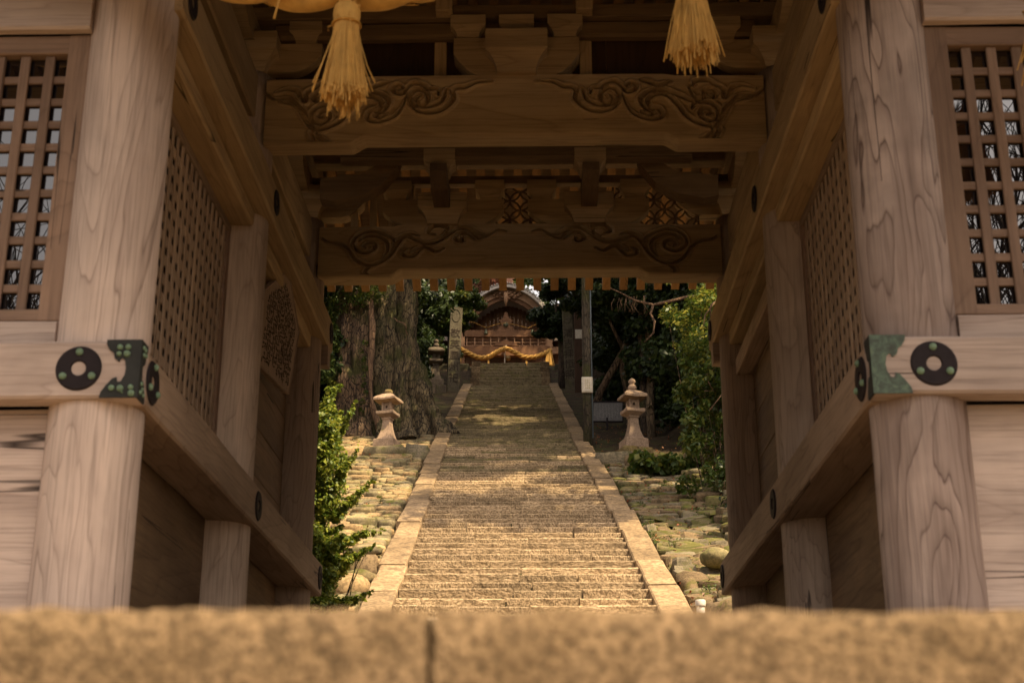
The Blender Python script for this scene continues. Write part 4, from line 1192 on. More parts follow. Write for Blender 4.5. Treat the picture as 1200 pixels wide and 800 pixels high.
for k in range(160):
    i = R.uniform(-1.4, -.2); z = 3.545+.33*((i+.8)**2)*.9; a = R.uniform(0, 2*PI); L = R.uniform(.04, .14)
    p0 = (i, YR+.115*math.sin(a), z-.115*abs(math.cos(a)))
    b.tube([p0, (i+R.uniform(.5, 1)*L, p0[1]+R.uniform(-.02, .02), p0[2]-R.uniform(-.01, .025)), (i+L*1.5, p0[1], p0[2]+R.uniform(-.02, .02))], .002, 3, smooth=False)
for (x0, dz, w) in ((-1.02, -.16, .006), (-1.07, -.07, .003), (-.98, -.06, .003)):
    b.tube([(x0, YR-.02, 3.50), (x0+.012, YR-.04, 3.50+dz*.5), (x0-.006, YR-.04, 3.48+dz)], w, 5)
b.build('loose_straws', STRAW, t, kind='stuff')
tassel('left straw tassel hanging whole below the rope', -.715, YR-.02, 3.445, 1.0, 3)
tassel('right straw tassel whose top is cut off by the frame', .775, YR-.02, 3.665, 1.03, 4, -.02)
tassel('straw tassel at the right window edge, only a few straws in view', 2.29, YR-.02, 3.52, 1.0, 5, 0)

# ================================================================== shrine at the top
SX, SY, SZ = -.30, 66.0, ZT
shr = thing('shrine_hall', 'old wooden shrine porch with a curved undulating gable at the top of the stairs', 'shrine', (SX, SY, SZ))
def kara(u):       # undulating gable outline, u in -1..1 -> height 0..1
    a = abs(u)
    return (1-min(1, a/.92)**2.1)**.95*(1-.12*a) if a < .80 else .2434*(1-((a-.80)/.20)*(1.6-.6*(a-.80)/.20))
GW, GH, GZ = 2.45, 1.75, 3.35
def kpts(off, w=GW, n=40, dz=0):
    return [(w*(i/n*2-1), GZ+dz+GH*kara(i/n*2-1)+off) for i in range(n+1)]
def band(name, o0, o1, y0, y1, m, w=GW, w2=None, parent=shr):
    b = MB(); n = 40; P = kpts(o0, w); Q = kpts(o1, w2 or w)
    vs = [(p[0], y0, p[1]) for p in P]+[(p[0], y0, p[1]) for p in Q]+[(p[0], y1, p[1]) for p in P]+[(p[0], y1, p[1]) for p in Q]
    k = n+1; fs = []
    for i in range(n):
        fs += [(i, i+1, k+i+1, k+i), (2*k+i, 3*k+i, 3*k+i+1, 2*k+i+1), (i, 2*k+i, 2*k+i+1, i+1), (k+i, k+i+1, 3*k+i+1, 3*k+i)]
    b.add(vs, fs, False); return b.build(name, m, parent)
band('bargeboard', -.42, -.06, -.30, -.18, WSHRP, GW, GW+.02)
band('inner_bargeboard', -.62, -.422, -.22, -.12, WSHR, GW-.15, GW)
band('roof', -.06, .16, -.55, 3.6, COPR, GW+.05, GW+.12)
band('roof_edge', -.055, .06, -.60, -.551, COPR, GW+.06, GW+.06)
for k in range(26):
    pass
b = MB()
for k in range(40):
    u = (k+.5)/40*2-1; z = GZ+GH*kara(u)+.17; b.tube([(GW*u*1.03, -.6, z), (GW*u*1.03, 3.5, z)], .045, 6)
b.build('roof_tiles', COPR, shr, kind='stuff')
b = MB(); b.box(-.20, .20, -.5, 3.6, GZ+GH+.14, GZ+GH+.38, .04); b.box(-.32, .32, -.58, -.48, GZ+GH+.10, GZ+GH+.55, .05); b.build('ridge_ornament', plain('red_brown_tile', (.35, .15, .08)), shr)
# pendant ornament (leafy, pierced)
b = MB()
for k in range(60):
    a = R.uniform(0, PI); r = R.uniform(.1, .72); x = r*math.cos(a)*1.1; z = -r*math.sin(a)*.55+.12
    b.tube([(x-.09, -.34, GZ+GH-.32+z), (x, -.38, GZ+GH-.36+z), (x+.09*math.copysign(1, x), -.34, GZ+GH-.28+z)], [.02, .05, .02], 6)
b.tube([(0, -.36, GZ+GH-.3), (0, -.38, GZ+GH-.62), (0, -.34, GZ+GH-1.0)], [.12, .12, .03], 8)
b.build('pendant_ornament', WSHRP, shr)
for k in range(22):
    x = -2.2+k*.2; u = x/GW; zt = GZ+GH*kara(u)-.5
    if zt > 3.05: b = MB(); b.box(x+.003, x+.197, .95, .98, 2.5, zt, .004); b.build('gable_board', WSHR, shr)
# central strut and crest
b = MB(); b.prism([(-.42, 2.95), (.42, 2.95), (.34, 3.12), (.2, 3.2), (.30, 3.42), (.36, 3.46), (.14, 3.6), (.06, 3.9), (-.06, 3.9), (-.14, 3.6), (-.36, 3.46), (-.30, 3.42), (-.2, 3.2), (-.34, 3.12)], -.08, .06, 'y'); b.build('gable_strut', WSHR, shr)
b = MB(); b.lathe([(.13, -.10), (.12, -.14), (.05, -.15), (0, -.15)], 20, (0, 0, 3.24), 'y'); b.build('crest', GREEN_CREST, shr)
def sbox(name, x0, x1, y0, y1, z0, z1, m=None, c=.012, parent=None):
    b = MB(); b.box(x0, x1, y0, y1, z0, z1, c); return b.build(name, m or WSHR, parent or shr)
sbox('rainbow_beam', -2.12, 2.12, -.16, .10, 2.58, 2.93)
for k in range(11):
    sbox('bracket_slat', -1.95+k*.39, -1.89+k*.39, -.12, .02, 2.12, 2.56, WSHRP)
for z in (2.14, 2.30, 2.50): sbox('lattice_rail', -2.05, 2.05, -.06, .0, z, z+.05, WSHRP)
b = MB(); b.prism([(-.62, 2.1), (-.45, 2.28), (-.2, 2.34), (0, 2.44), (.2, 2.34), (.45, 2.28), (.62, 2.1)], -.22, -.121, 'y'); b.build('frog_leg_strut', WSHR, shr)
sbox('tie_beam', -2.15, 2.15, -.2, .12, 1.60, 2.09)
for sx in (-1, 1):
    sbox('post', sx*2.15-.13, sx*2.15+.13, -.16, .10, 0, 2.95, WSHRP)
    for z in (2.95, 3.15): sbox('bracket_block', sx*2.15-.2, sx*2.15+.2, -.22, .16, z, z+.16, WSHRP)
    b = MB(); b.prism([(sx*2.2, 1.7), (sx*2.55, 1.75), (sx*2.7, 1.95), (sx*2.55, 2.1), (sx*2.2, 2.05)], -.1, .06, 'y'); b.build('beam_nose', WSHRP, shr)
sbox('lintel', -2.05, 2.05, .3, .42, 1.22, 1.34, WSHRP); sbox('threshold', -2.2, 2.2, -.1, .4, .62, .70, WSHRP)
for k in range(9): sbox('floor_step_board', -1.6, 1.6, -.9+k*.1, -.81+k*.1, .05+k*.065, .10+k*.065)
for k in range(16): sbox('door_panel', -2.05+k*.257, -1.80+k*.257, 1.6, 1.64, .7, 2.4, WSHR, .01)
sbox('porch_floor', -2.4, 2.4, .1, 3.4, .52, .62)
# main hall behind
for sx in (-1, 1):
    for k in range(12): sbox('wall_board', sx*(2.3+k*.35)-.17, sx*(2.3+k*.35)+.17, 2.6, 2.66, .1, 3.4, WSHR, .01)
b = MB(); b.prism([(1.9, 3.1), (2.2, 3.45), (6.5, 6.3), (6.9, 6.3), (11, 3.4), (11.2, 3.1), (6.6, 5.8)], -7.6, 7.6, 'x'); b.build('main_roof', plain('dark_copper_roof', (.07, .045, .03), .8), shr)
b = MB(); b.box(-7.0, 7.0, 6.3, 7.1, 6.1, 6.7, .08); b.build('main_ridge', plain('ridge_tile', (.12, .06, .04)), shr)
b = MB(); b.box(-6.4, 6.4, 2.7, 10.5, 0, 3.3, .02); b.build('hall_body', WDARK, shr)
# stone retaining edge in front of the plateau
ret = thing('plateau_wall', 'low dark stone retaining wall on both sides of the top flight', 'stone wall', (0, YT, ZT))
for sx in (-1, 1):
    for r_ in range(5):
        x = 1.95
        while x < 9:
            w = R.uniform(.5, .95)
            b = MB(); b.box(sx*(x+.01), sx*(x+w-.01), -.35+R.uniform(-.04, .04)-r_*.05, .4, -.42-r_*.42, -.02-r_*.42, .05, .02, R); b.build('wall_stone', DSTONE, ret)
            x += w
# shimenawa of the shrine and its hanging pieces
t = thing('shrine_straw_rope', 'golden twisted straw rope hung in two swags across the shrine porch', 'straw rope', (SX, SY-.45, SZ))
for mb in rope([(-2.25, 0, 1.88), (-1.9, 0, 1.68), (-1.35, 0, 1.42), (-.85, 0, 1.44), (-.4, 0, 1.72), (0, 0, 1.86), (.4, 0, 1.70), (.85, 0, 1.46), (1.35, 0, 1.44), (1.8, 0, 1.58), (2.2, 0, 1.78)], .105, 's', STRAW, 9.0, 3, 9, .62): mb.build('strand', GOLDS, t)
b = MB(); straws(b, 160, (2.12, 0), .10, .26, 1.85, .95, 77, .014); b.build('tail_fringe', STRAW, t)
b = MB(); straws(b, 60, (-2.25, 0), .06, .12, 1.85, 1.2, 78, .012); b.build('tail_fringe', STRAW, t)
b = MB(); b.tube([(.02, .2, 2.1), (-.03, 0, 1.95), (.06, -.05, 1.8)], .02, 6); b.build('tie_cord', WHITE, t)
t = thing('bell_rope', 'pale bell rope with a round bell hanging in the middle of the shrine porch', 'bell rope', (SX-.05, SY-.28, SZ))
b = MB(); b.tube([(0, 0, 1.9), (0, 0, .7)], .035, 8); b.build('cord', WHITE, t)
b = MB(); b.lathe([(.0, 1.30), (.06, 1.31), (.13, 1.37), (.15, 1.44), (.12, 1.52), (.05, 1.57), (0, 1.58)], 16, (.16, 0, 0)); b.build('bell', plain('bronze_bell', (.3, .2, .08), .4, .6), t)
for lb, x in (('small straw pendant left of the bell rope under the shrine rope', -.85), ('small straw pendant right of the bell rope under the shrine rope', 1.0)):
    t = thing('straw_pendant', lb, 'straw pendant', (SX+x, SY-.45, SZ), 0, 'small pendants under the shrine rope')
    b = MB(); straws(b, 26, (0, 0), .03, .08, 1.28, 1.0, 5, .012); b.build('fringe', STRAW, t)
    b = MB(); b.tube([(0, 0, 1.4), (0, 0, 1.24)], .02, 6); b.build('cord', STRAWD, t)
t = thing('hanging_cord', 'thin cord sagging under the shrine gable with two small bronze bells', 'cord', (SX, SY-.3, SZ))
b = MB(); b.tube([(-2.0, 0, 3.4), (-1.5, 0, 3.25), (-.98, 0, 3.0), (-.4, 0, 3.2), (0, 0, 3.25), (.5, 0, 3.15), (1.1, 0, 2.98), (1.7, 0, 3.3)], .012, 5); b.build('cord', STRAWD, t)
for x in (-.98, 1.3):
    b = MB(); b.lathe([(.10, 2.66), (.09, 2.72), (.06, 2.84), (.03, 2.92), (0, 2.93)], 12, (x, 0, 0)); b.build('bell', GREEN_CREST, t)

# ================================================================== vegetation
def leaf_cloud(clumps, n, size, seed, droop=.25, flat=.55, aspect=2.0):
    """diamond leaves around clump centres [(x,y,z,r)]; returns V,F"""
    rg = np.random.default_rng(seed); C = np.array(clumps, float)
    w = C[:, 3]**2; w /= w.sum(); k = rg.choice(len(C), n, p=w)
    d = rg.normal(size=(n, 3)); d /= np.linalg.norm(d, axis=1)[:, None]; rad = rg.uniform(.25, 1, n)**.6
    P = C[k, :3]+d*(C[k, 3]*rad)[:, None]*np.array([1, 1, flat])
    nor = d*np.array([.7, .7, .5])+rg.normal(size=(n, 3))*.55+np.array([0, 0, .55]); nor /= np.linalg.norm(nor, axis=1)[:, None]
    a = np.cross(nor, rg.normal(size=(n, 3))); a /= np.linalg.norm(a, axis=1)[:, None]+1e-9; b = np.cross(nor, a)
    s = size*rg.uniform(.6, 1.35, n)[:, None]; L = a*s; W = b*s/aspect
    L[:, 2] -= droop*s[:, 0]*.5
    V = np.stack([P-L*.5, P+W*.5-L*.05+nor*s*.06, P+L*.5, P-W*.5-L*.05+nor*s*.06], 1).reshape(-1, 3)
    F = np.arange(4*n).reshape(n, 4); return V, F
def crown_clumps(c, r, n, cr, seed, fill=.55):
    rg = random.Random(seed); o = []
    while len(o) < n:
        x, y, z = (rg.uniform(-1, 1) for _ in range(3)); q = x*x+y*y+z*z
        if q > 1 or q < fill**2*rg.random(): continue
        o.append((c[0]+x*r[0], c[1]+y*r[1], c[2]+z*r[2], cr*rg.uniform(.6, 1.3)))
    return o
crown_cache = {}
def tree(label, loc, H, crown_c, crown_r, nclump, cr, nleaf, size, leaf, trunk_r, bk, seed, name='evergreen_tree', cat='tree', group='dark evergreen trees around the stairs', low=None):
    rr = random.Random(seed); t = thing(name, label, cat, loc, 0, group)
    b = MB(); p = [(0, 0, -.6)]
    for i in range(1, 7): p.append((rr.uniform(-.15, .15)*i*.5, rr.uniform(-.15, .15)*i*.5, H*i/6))
    b.tube(p, [trunk_r*(1.25-i/6*.95) for i in range(7)], 10, wob=.2, seed=seed); b.build('trunk', bk, t)
    cl = crown_clumps(crown_c, crown_r, nclump, cr, seed)
    for k in range(7):
        c = rr.choice(cl); s0 = rr.randint(2, 5); q = p[s0]
        b = MB(); m_ = ((q[0]+c[0])/2+rr.uniform(-.3, .3), (q[1]+c[1])/2+rr.uniform(-.3, .3), (q[2]+c[2])/2-.2)
        b.tube([q, m_, c[:3]], [trunk_r*.45, trunk_r*.28, trunk_r*.1], 7, wob=.15); b.build('limb', bk, t)
    V, F = leaf_cloud(cl, nleaf, size, seed); put('crown', np_mesh('crown', V, F, leaf), t)
    return t
def G(X, Y): return ground_z(X, Y)
# woods on both sides of the stairs
T = [
 # X, Y, H, crown centre dz, radii, nclump, clump r, leaves, size, leaf, trunk, label
 (-7.5, 38, 9, 5.5, (3.2, 3, 3.6), 60, .8, 17000, .20, LEAFD, .28, 'dense dark evergreen at far left behind the bush, left of the huge trunk'),
 (-5.6, 47, 10, 5.0, (3.2, 3, 4.0), 60, .8, 17000, .20, LEAFD, .22, 'dark leafy evergreen directly behind the huge trunk'),
 (-4.6, 57.5, 10, 5.6, (1.9, 2.4, 3.6), 50, .7, 16000, .19, LEAFD, .24, 'evergreen with a straight brown trunk behind the left dim lantern'),
 (-2.75, 59.6, 7, 3.7, (1.3, 1.0, 1.15), 30, .40, 8000, .15, LEAFM, .12, 'leafy evergreen whose sprays hang over the left end of the shrine gable'),
 (2.15, 59.3, 7, 3.55, (1.55, 1.0, 1.5), 44, .42, 13000, .15, LEAFD, .16, 'dark evergreen hanging over the right half of the shrine gable'),
 (3.6, 55.5, 10, 7.4, (2.3, 2.4, 3.4), 55, .7, 16000, .19, LEAFD, .24, 'evergreen with a straight trunk behind the right inscribed pillar'),
 (5.6, 49, 10, 5.6, (2.6, 3, 4.2), 60, .8, 18000, .20, LEAFD, .26, 'dark spreading evergreen behind the information board'),
 (5.0, 44, 10, 5.0, (2.3, 2.2, 2.6), 45, .7, 12000, .18, LEAFD, .20, 'evergreen with low dark sprays above the right lantern'),
 (8.6, 41, 12, 6.5, (3.6, 3.5, 5.0), 70, .9, 18000, .21, LEAFD, .30, 'broad dark evergreen on the right bank behind the sunlit shrub'),
 (-10.5, 44, 11, 6.5, (3.6, 3.6, 5.0), 60, 1.0, 14000, .24, LEAFD, .32, 'outermost dark evergreen on the left bank'),
 (-9.5, 55, 12, 7.0, (4, 4, 5.2), 60, 1.0, 14000, .25, LEAFD, .32, 'tall evergreen on the left beside the shrine plateau'),
 (9.5, 57, 12, 7.0, (4.4, 4.2, 5.4), 60, 1.0, 14000, .25, LEAFD, .32, 'tall evergreen on the right beside the shrine plateau'),
]
for i, (X, Y, H, dz, rr_, nc, cr, nl, sz, lf, tr, lb) in enumerate(T):
    tree(lb, (X, Y, G(X, Y)), H, (0, 0, dz-(.9 if rr_[0] > 2.8 else 0)), (rr_[0], rr_[1], rr_[2]+(1.0 if rr_[0] > 2.8 else 0)), int(nc*1.3), cr, int(nl*1.6), sz*1.1, lf, tr, BARKD, 50+i)
U = [(-5.2, 43, 2.2), (-7.5, 41.5, 2.6), (-9.5, 37, 2.6), (-5.4, 52, 2.4), (-7.5, 50, 3.0), (-4.9, 58.5, 1.8), (-7.5, 60, 3.0), (4.7, 52, 2.0), (6.2, 46.5, 2.6), (7.2, 51, 3.2), (5.4, 58.8, 2.4), (8.5, 46, 3.0), (6.8, 40.0, 2.4), (8.2, 36.0, 2.8), (-6.9, 36.0, 1.8), (-4.6, 63.5, 2.2), (4.8, 63.8, 2.4), (-9.0, 47, 3.2), (9.8, 51, 3.2), (-6.5, 66, 3.2), (6.8, 66.5, 3.2), (5.6, 36.5, 1.9), (5.9, 33.0, 1.7), (6.6, 43.0, 2.6), (1.0, 74.5, 1.0), (4.4, 47.5, 1.8), (5.2, 39.5, 1.7)]
for side in (-1, 1):
    cl = []
    for i, (X, Y, r_) in enumerate(U):
        if X*side > 0: cl += crown_clumps((X, Y, G(X, Y)+r_*.8), (r_*.9, r_*.75, r_*.95), 40, .6, 400+i)
    V, F = leaf_cloud(cl, 9500*len(cl)//40, .2, 411+side); nm = 'undergrowth'
    o = put(nm, np_mesh(nm, V, F, LEAFD)); o['kind'] = 'stuff'; tag(o, 'dark dense undergrowth filling the wood on the %s of the stairs' % ('left' if side < 0 else 'right'), 'undergrowth')
# trees right of the stairs whose shade falls on the middle of the flight (hidden by the gate wall)
S_ = [
 (6.6, 22.0, 13, 9.6, (3.0, 2.6, 3.2), 40, .95, 7000, .30, LEAFM, .3, 'leafy tree on the right bank just behind the gate'),
 (6.8, 28.0, 14, 10.5, (4.2, 3.6, 3.6), 60, 1.1, 13000, .30, LEAFM, .34, 'tall leafy tree on the right bank above the lantern'),
 (6.8, 35.0, 15, 11.0, (4.8, 4.0, 4.2), 76, 1.1, 19000, .30, LEAFM, .36, 'tallest leafy tree on the right bank'),
 (7.4, 43.5, 15, 11.5, (5.0, 4.2, 4.0), 80, 1.1, 19000, .30, LEAFM, .36, 'wide crowned leafy tree on the right bank behind the information board'),
 (5.6, 50.5, 14, 10.5, (5.4, 4.2, 3.6), 90, 1.1, 22000, .30, LEAFM, .36, 'leafy tree arching over the top of the stairs from the right'),
 (5.2, 57.0, 13, 10.5, (4.4, 3.2, 3.0), 70, 1.0, 15000, .30, LEAFM, .3, 'leafy tree arching over the top flight beside the plateau')]
for i, (X, Y, H, dz, rr_, nc, cr, nl, sz, lf, tr, lb) in enumerate(S_):
    tree(lb, (X, Y, G(X, Y)), H, (0, 0, dz), rr_, nc, cr, nl, sz, lf, tr, BARKD, 80+i, 'broadleaf_tree', 'tree', 'leafy trees on the right bank')
tree('added unseen tree shading the shrine gable from the right', (7.2, 61.5, G(7.2, 61.5)), 18, (-1.0, 0, 15.5), (3.6, 3.0, 2.6), 44, 1.0, 7000, .3, LEAFM, .35, BARKD, 120, 'broadleaf_tree', 'tree', 'leafy trees on the right bank')  # crown added out of view to block sun from the gable
# wood behind the shrine: one mass
rg = random.Random(5); cl = []
for i in range(620):
    X = rg.uniform(-40, 40); Y = rg.uniform(84, 120); h = rg.uniform(0, 24) 
    cl.append((X, Y, ground_z(0, Y)+h, rg.uniform(1.4, 2.8)))
V, F = leaf_cloud(cl, 190000, .85, 9); put('far_wood', np_mesh('far_wood', V, F, LEAFM)).update_tag()
tree('dark evergreen behind the shrine on the right', (3.9, 77, ZT), 10, (0, 0, 7.6), (3.9, 3, 5.0), 90, .8, 22000, .24, LEAFD, .25, BARKD, 97, 'evergreen_tree', 'tree', 'dark evergreen trees around the stairs')
tree('dark evergreen behind the shrine on the left', (-5.9, 77, ZT), 10, (0, 0, 7.6), (4.2, 3, 5.0), 90, .8, 22000, .24, LEAFD, .25, BARKD, 98, 'evergreen_tree', 'tree', 'dark evergreen trees around the stairs')
fw = bpy.data.objects['far_wood']; fw['kind'] = 'stuff'; tag(fw, 'sunlit wooded hillside rising behind the shrine roof', 'woodland')
t = tree('pinkish flowering tree showing between the rafters above the shrine ridge', (.4, 80, ZT), 12, (-1.1, 0, 10.6), (1.3, 2, 3.6), 26, .8, 6000, .28, LEAFP, .25, BARKD, 99, 'flowering_tree', 'tree', 'trees behind the shrine')

# ---- the huge old tree on the left
ot = thing('giant_old_tree', 'huge old tree with fused mossy trunks and flaring roots behind the left lantern', 'tree', (-3.75, 39.3, 10.85))
def trunkpart(paths, m, name, label=None, nn=16):
    b = MB()
    for p, r, s_ in paths:
        P = cat(p, 14); n_ = len(P); rads = np.interp(np.linspace(0, 1, n_), np.linspace(0, 1, len(r)), r)
        s0 = len(b.v); b.tube([tuple(q) for q in P], list(rads), nn+28, wob=.26, seed=s_)
        for i in range(s0, len(b.v)):
            v = Vector(b.v[i]); q = noise.noise(Vector((v.x*3.5, v.y*3.5, v.z*.35+s_)))*.16 + noise.noise(Vector((v.x*9, v.y*9, v.z*1.1+s_)))*.07 + noise.noise(Vector((v.x*20, v.y*20, v.z*2.2+s_)))*.035
            b.v[i] = (v.x+q, v.y-q, v.z)
    o = b.build(name, m, ot)
    if label: o['label'] = label
    return o
trunkpart([([(-1.05, .1, -.5), (-1.0, .15, 1), (-1.02, .2, 3), (-1.1, .3, 6), (-1.5, .4, 11)], [.48, .40, .42, .45, .35], 1),
           ([(-.55, -.25, -.5), (-.58, -.1, .8), (-.72, 0, 2.6), (-.66, .1, 5), (-.7, .2, 11)], [.42, .30, .26, .32, .2], 2),
           ([(-.95, -.5, -.4), (-.95, -.2, .5), (-.95, 0, 1.6)], [.32, .2, .02], 7)], BARK, 'trunk', 'brown rough left trunks')
trunkpart([([(.05, .1, -.5), (.0, .15, 1), (-.05, .2, 3), (.05, .3, 6), (.2, .4, 12)], [.50, .40, .37, .40, .35], 3),
           ([(1.35, .1, -.4), (1.10, .2, .6), (.85, .35, 1.8), (.62, .5, 3.5), (.60, .55, 7), (.8, .6, 12)], [.50, .44, .36, .33, .33, .3], 4),
           ([(1.95, -.35, -.3), (1.6, -.2, .35), (1.2, -.1, 1.0), (.85, 0, 2.0)], [.30, .26, .20, .03], 5),
           ([(.75, -.65, -.5), (.62, -.4, .5), (.5, -.15, 1.6), (.35, 0, 3)], [.38, .26, .16, .02], 6),
           ([(.15, -.75, -.5), (.1, -.4, .4), (.1, -.2, 1.5)], [.30, .18, .02], 8)], BARKM, 'mossy_trunk', 'moss covered right trunk with buttress roots')
trunkpart([([(.0, -.6, -.3), (-.28, -.66, 1.3), (-.30, -.55, 2.9), (-.36, -.5, 5)], [.05, .055, .055, .05], 9)], TWIG, 'climbing_stem', 'pale thick climbing stem', 0)
trunkpart([([(.62, -.95, -.2), (.62, -.85, 1.0), (.84, -.75, 2.3), (.86, -.55, 4.2)], [.065, .06, .06, .05], 10)], BARKM, 'climbing_stem', 'yellow green curved climbing stem', 0)
trunkpart([([(.86, -.72, 2.7), (.6, -.75, 3.0), (.3, -.7, 3.25)], [.02, .018, .014], 11)], TWIG, 'climbing_stem', None, 0)
cl = crown_clumps((1.2, -1.2, 10.4), (6.6, 6.0, 3.0), 110, 1.2, 4); V, F = leaf_cloud(cl, 32000, .30, 4); put('crown', np_mesh('crown', V, F, LEAFD), ot)  # unseen crown, widened toward the sun to shade the trunks
cl = [(-1.45+rg.uniform(-.12, .12), -.35, .2+i*.16, .16) for i in range(22)]+[(-1.3, -.4, 3.9, .45), (-.7, -.55, 4.0, .4), (-.2, -.6, 4.1, .4)]+[(-.5+rg.uniform(-.1, .1), -.6, .5+i*.25, .10) for i in range(9)]
V, F = leaf_cloud(cl, 3400, .09, 14, flat=1); put('ivy', np_mesh('ivy', V, F, LEAFM), ot)

# ---- shrubs
def shrub(label, loc, clumps, n, size, leaf, stems, name='shrub', seed=1, aspect=2.0, extra=None):
    t = thing(name, label, 'shrub', loc); 
    b = MB(); rr = random.Random(seed)
    for k in range(stems):
        c = rr.choice(clumps); b.tube([(rr.uniform(-.1, .1), .15+rr.uniform(-.1, .1), -.3), (c[0]*.5+rr.uniform(-.1, .1), c[1]*.5+.1, c[2]*.45), (c[0], c[1], c[2])], [.016, .010, .004], 5)
    b.build('stems', BARK, t)
    V, F = leaf_cloud(clumps, n, size, seed, flat=1, aspect=aspect); put('foliage', np_mesh('foliage', V, F, leaf), t)
    return t
rr = random.Random(3); cl = []
# the boxwood by the left rear gate post: upright sprays
for k in range(60):
    x = rr.uniform(-.5, .20); top = 3.25-abs(x+.10)*1.4-max(0, x)*1.2; z = rr.uniform(.1, 1)*top
    a = rr.uniform(-.3, .3); L = rr.uniform(.18, .42)
    for q in range(7): cl.append((x+a*q*.07+q*.022, rr.uniform(-.25, .25), z+q*L/6, .075*(1.25-q/7)))
for (x, z, dx, dz, n) in ((.10, 2.55, .30, .55, 9), (.0, 2.9, .22, .42, 8), (.2, 1.9, .42, .38, 9), (.25, 1.4, .38, .20, 8), (.22, 1.0, .42, .15, 8), (.25, .55, .36, .10, 8), (.2, 2.2, .25, .5, 8), (-.15, 3.0, .05, .4, 7), (.2, .2, .3, .12, 7), (.25, 1.65, .5, .12, 8)):
    for q in range(n*2): cl.append((x+dx*q/(n*2), rr.uniform(-.1, .1), z+dz*q/(n*2), .06*(1.2-q/(n*2))))
for k in range(170): cl.append((rr.uniform(-.5, .15), rr.uniform(-.2, .25), rr.uniform(.1, 1)*2.9, rr.uniform(.10, .18)))
shrub('bright yellow-green box shrub growing beside the left rear gate post', (-1.98, 14.0, 1.10), cl, 90000, .050, LEAFB, 14, 'box_shrub', 3, 1.7)
# right: tall sunlit leafy shrub and lower growth
rr = random.Random(8)
cl = [(rr.uniform(-.85, 1.0), rr.uniform(-.6, .6), rr.uniform(2.6, 4.7), rr.uniform(.12, .28)) for _ in range(80)]
cl = [c for c in cl if c[2] > 2.9-1.1*c[0]]
tsh = shrub('tall shrub with sunlit yellow-green tips at upper right, next to the gate post', (3.95, 27.5, ground_z(4.0, 27.5)-.3), cl, 6500, .10, LEAFY, 20, 'tall_shrub', 8)
cl = [(rr.uniform(-.7, 1.1), rr.uniform(-.5, .6), rr.uniform(.2, 3.1), rr.uniform(.12, .26)) for _ in range(130)]
shrub('glossy mid-green broadleaf shrub under the sunlit tips on the right bank', (4.05, 26.6, ground_z(4.0, 26.6)-.2), cl, 9500, .12, LEAFM, 10, 'camellia_shrub', 9)
cl = [(rr.uniform(-1.0, 1.0), rr.uniform(-.5, .5), rr.uniform(.1, .45), rr.uniform(.14, .26)) for _ in range(50)]
shrub('low heart-leaved green plants at the foot of the right bank shrub', (3.75, 31.0, ground_z(3.8, 31.0)), cl, 2200, .14, LEAFM, 12, 'low_plants', 10, 1.3)
cl = [(rr.uniform(-.4, .6), rr.uniform(-.3, .3), rr.uniform(.2, 1.1), rr.uniform(.10, .18)) for _ in range(26)]
shrub('dark drooping leafy plant halfway down the right bank', (3.95, 23.2, ground_z(3.95, 23.2)+.2), cl, 900, .10, LEAFD, 8, 'bank_plant', 12)
def sprigs(label, loc, S, n, size, leaf, seed):
    cl = []
    for (x, z, dx, dz) in S:
        for q in range(8): cl.append((x+dx*q/8, R.uniform(-.05, .05), z+dz*q/8, .05))
    return shrub(label, loc, cl, n, size, leaf, 6, 'young_plant', seed, 2.4)
sprigs('young plant with a few bright leaves beside the right rear gate post, upper one', (2.72, 14.2, 2.15), [(.0, .45, -.20, .10), (0, .35, -.05, .15), (.05, .2, -.1, .1)], 60, .07, LEAFY, 21)
sprigs('bright leafy young plant at the lower right beside the gate rail', (2.62, 14.0, 1.15), [(0, .35, -.1, .38), (0, .3, -.25, .1), (0, .2, -.32, -.08), (.05, .05, -.3, .0), (0, .5, -.2, .2), (0, .05, -.2, -.15)], 380, .06, LEAFY, 22)
# slender sunlit tree and leaning dark trunk on the right
t = thing('slender_tree', 'slender sunlit bare trunk right of the right lantern', 'tree', (4.0, 39.2, G(4.0, 39.2)))
b = MB(); b.tube([(0, 0, -.3), (-.04, 0, 1), (.03, 0, 2.1), (-.02, 0, 3.3), (.1, 0, 5), (0, 0, 8)], [.14, .12, .115, .10, .09, .05], 10, wob=.1); b.build('trunk', bark('pale_bark', (.22, .15, .085), (.08, .055, .03)), t)
b = MB(); b.tube([(-.22, .1, -.3), (-.2, .1, 1.2), (-.24, .1, 3.0), (-.1, .1, 6)], [.12, .1, .09, .05], 10, wob=.1); b.build('second_trunk', BARKD, t)
cl = crown_clumps((.1, .5, 4.3), (1.5, 1.3, 1.5), 34, .5, 41); V, F = leaf_cloud(cl, 9000, .18, 41); put('crown', np_mesh('crown', V, F, LEAFD), t)
t = thing('leaning_tree', 'dark gnarled tree leaning to the right behind the right lantern', 'tree', (2.9, 44.5, G(2.9, 44.5)))
b = MB()
b.tube([(-.4, 0, -.3), (0, 0, .9), (.5, 0, 1.8), (.85, 0, 2.4), (1.1, 0, 3.6), (1.5, 0, 5)], [.18, .13, .12, .11, .07, .03], 9, wob=.2)
b.tube([(1.05, 0, -.3), (.9, 0, .8), (.75, 0, 1.6), (.8, 0, 2.5)], [.2, .14, .12, .1], 9, wob=.2)
b.tube([(.8, 0, 2.3), (.4, 0, 3.2), (.2, 0, 4.2)], [.08, .05, .02], 7, wob=.2)
b.build('trunk', BARK, t)
cl = crown_clumps((.7, .5, 4.3), (1.8, 1.4, 1.6), 34, .5, 42); V, F = leaf_cloud(cl, 10000, .18, 42); put('crown', np_mesh('crown', V, F, LEAFD), t)
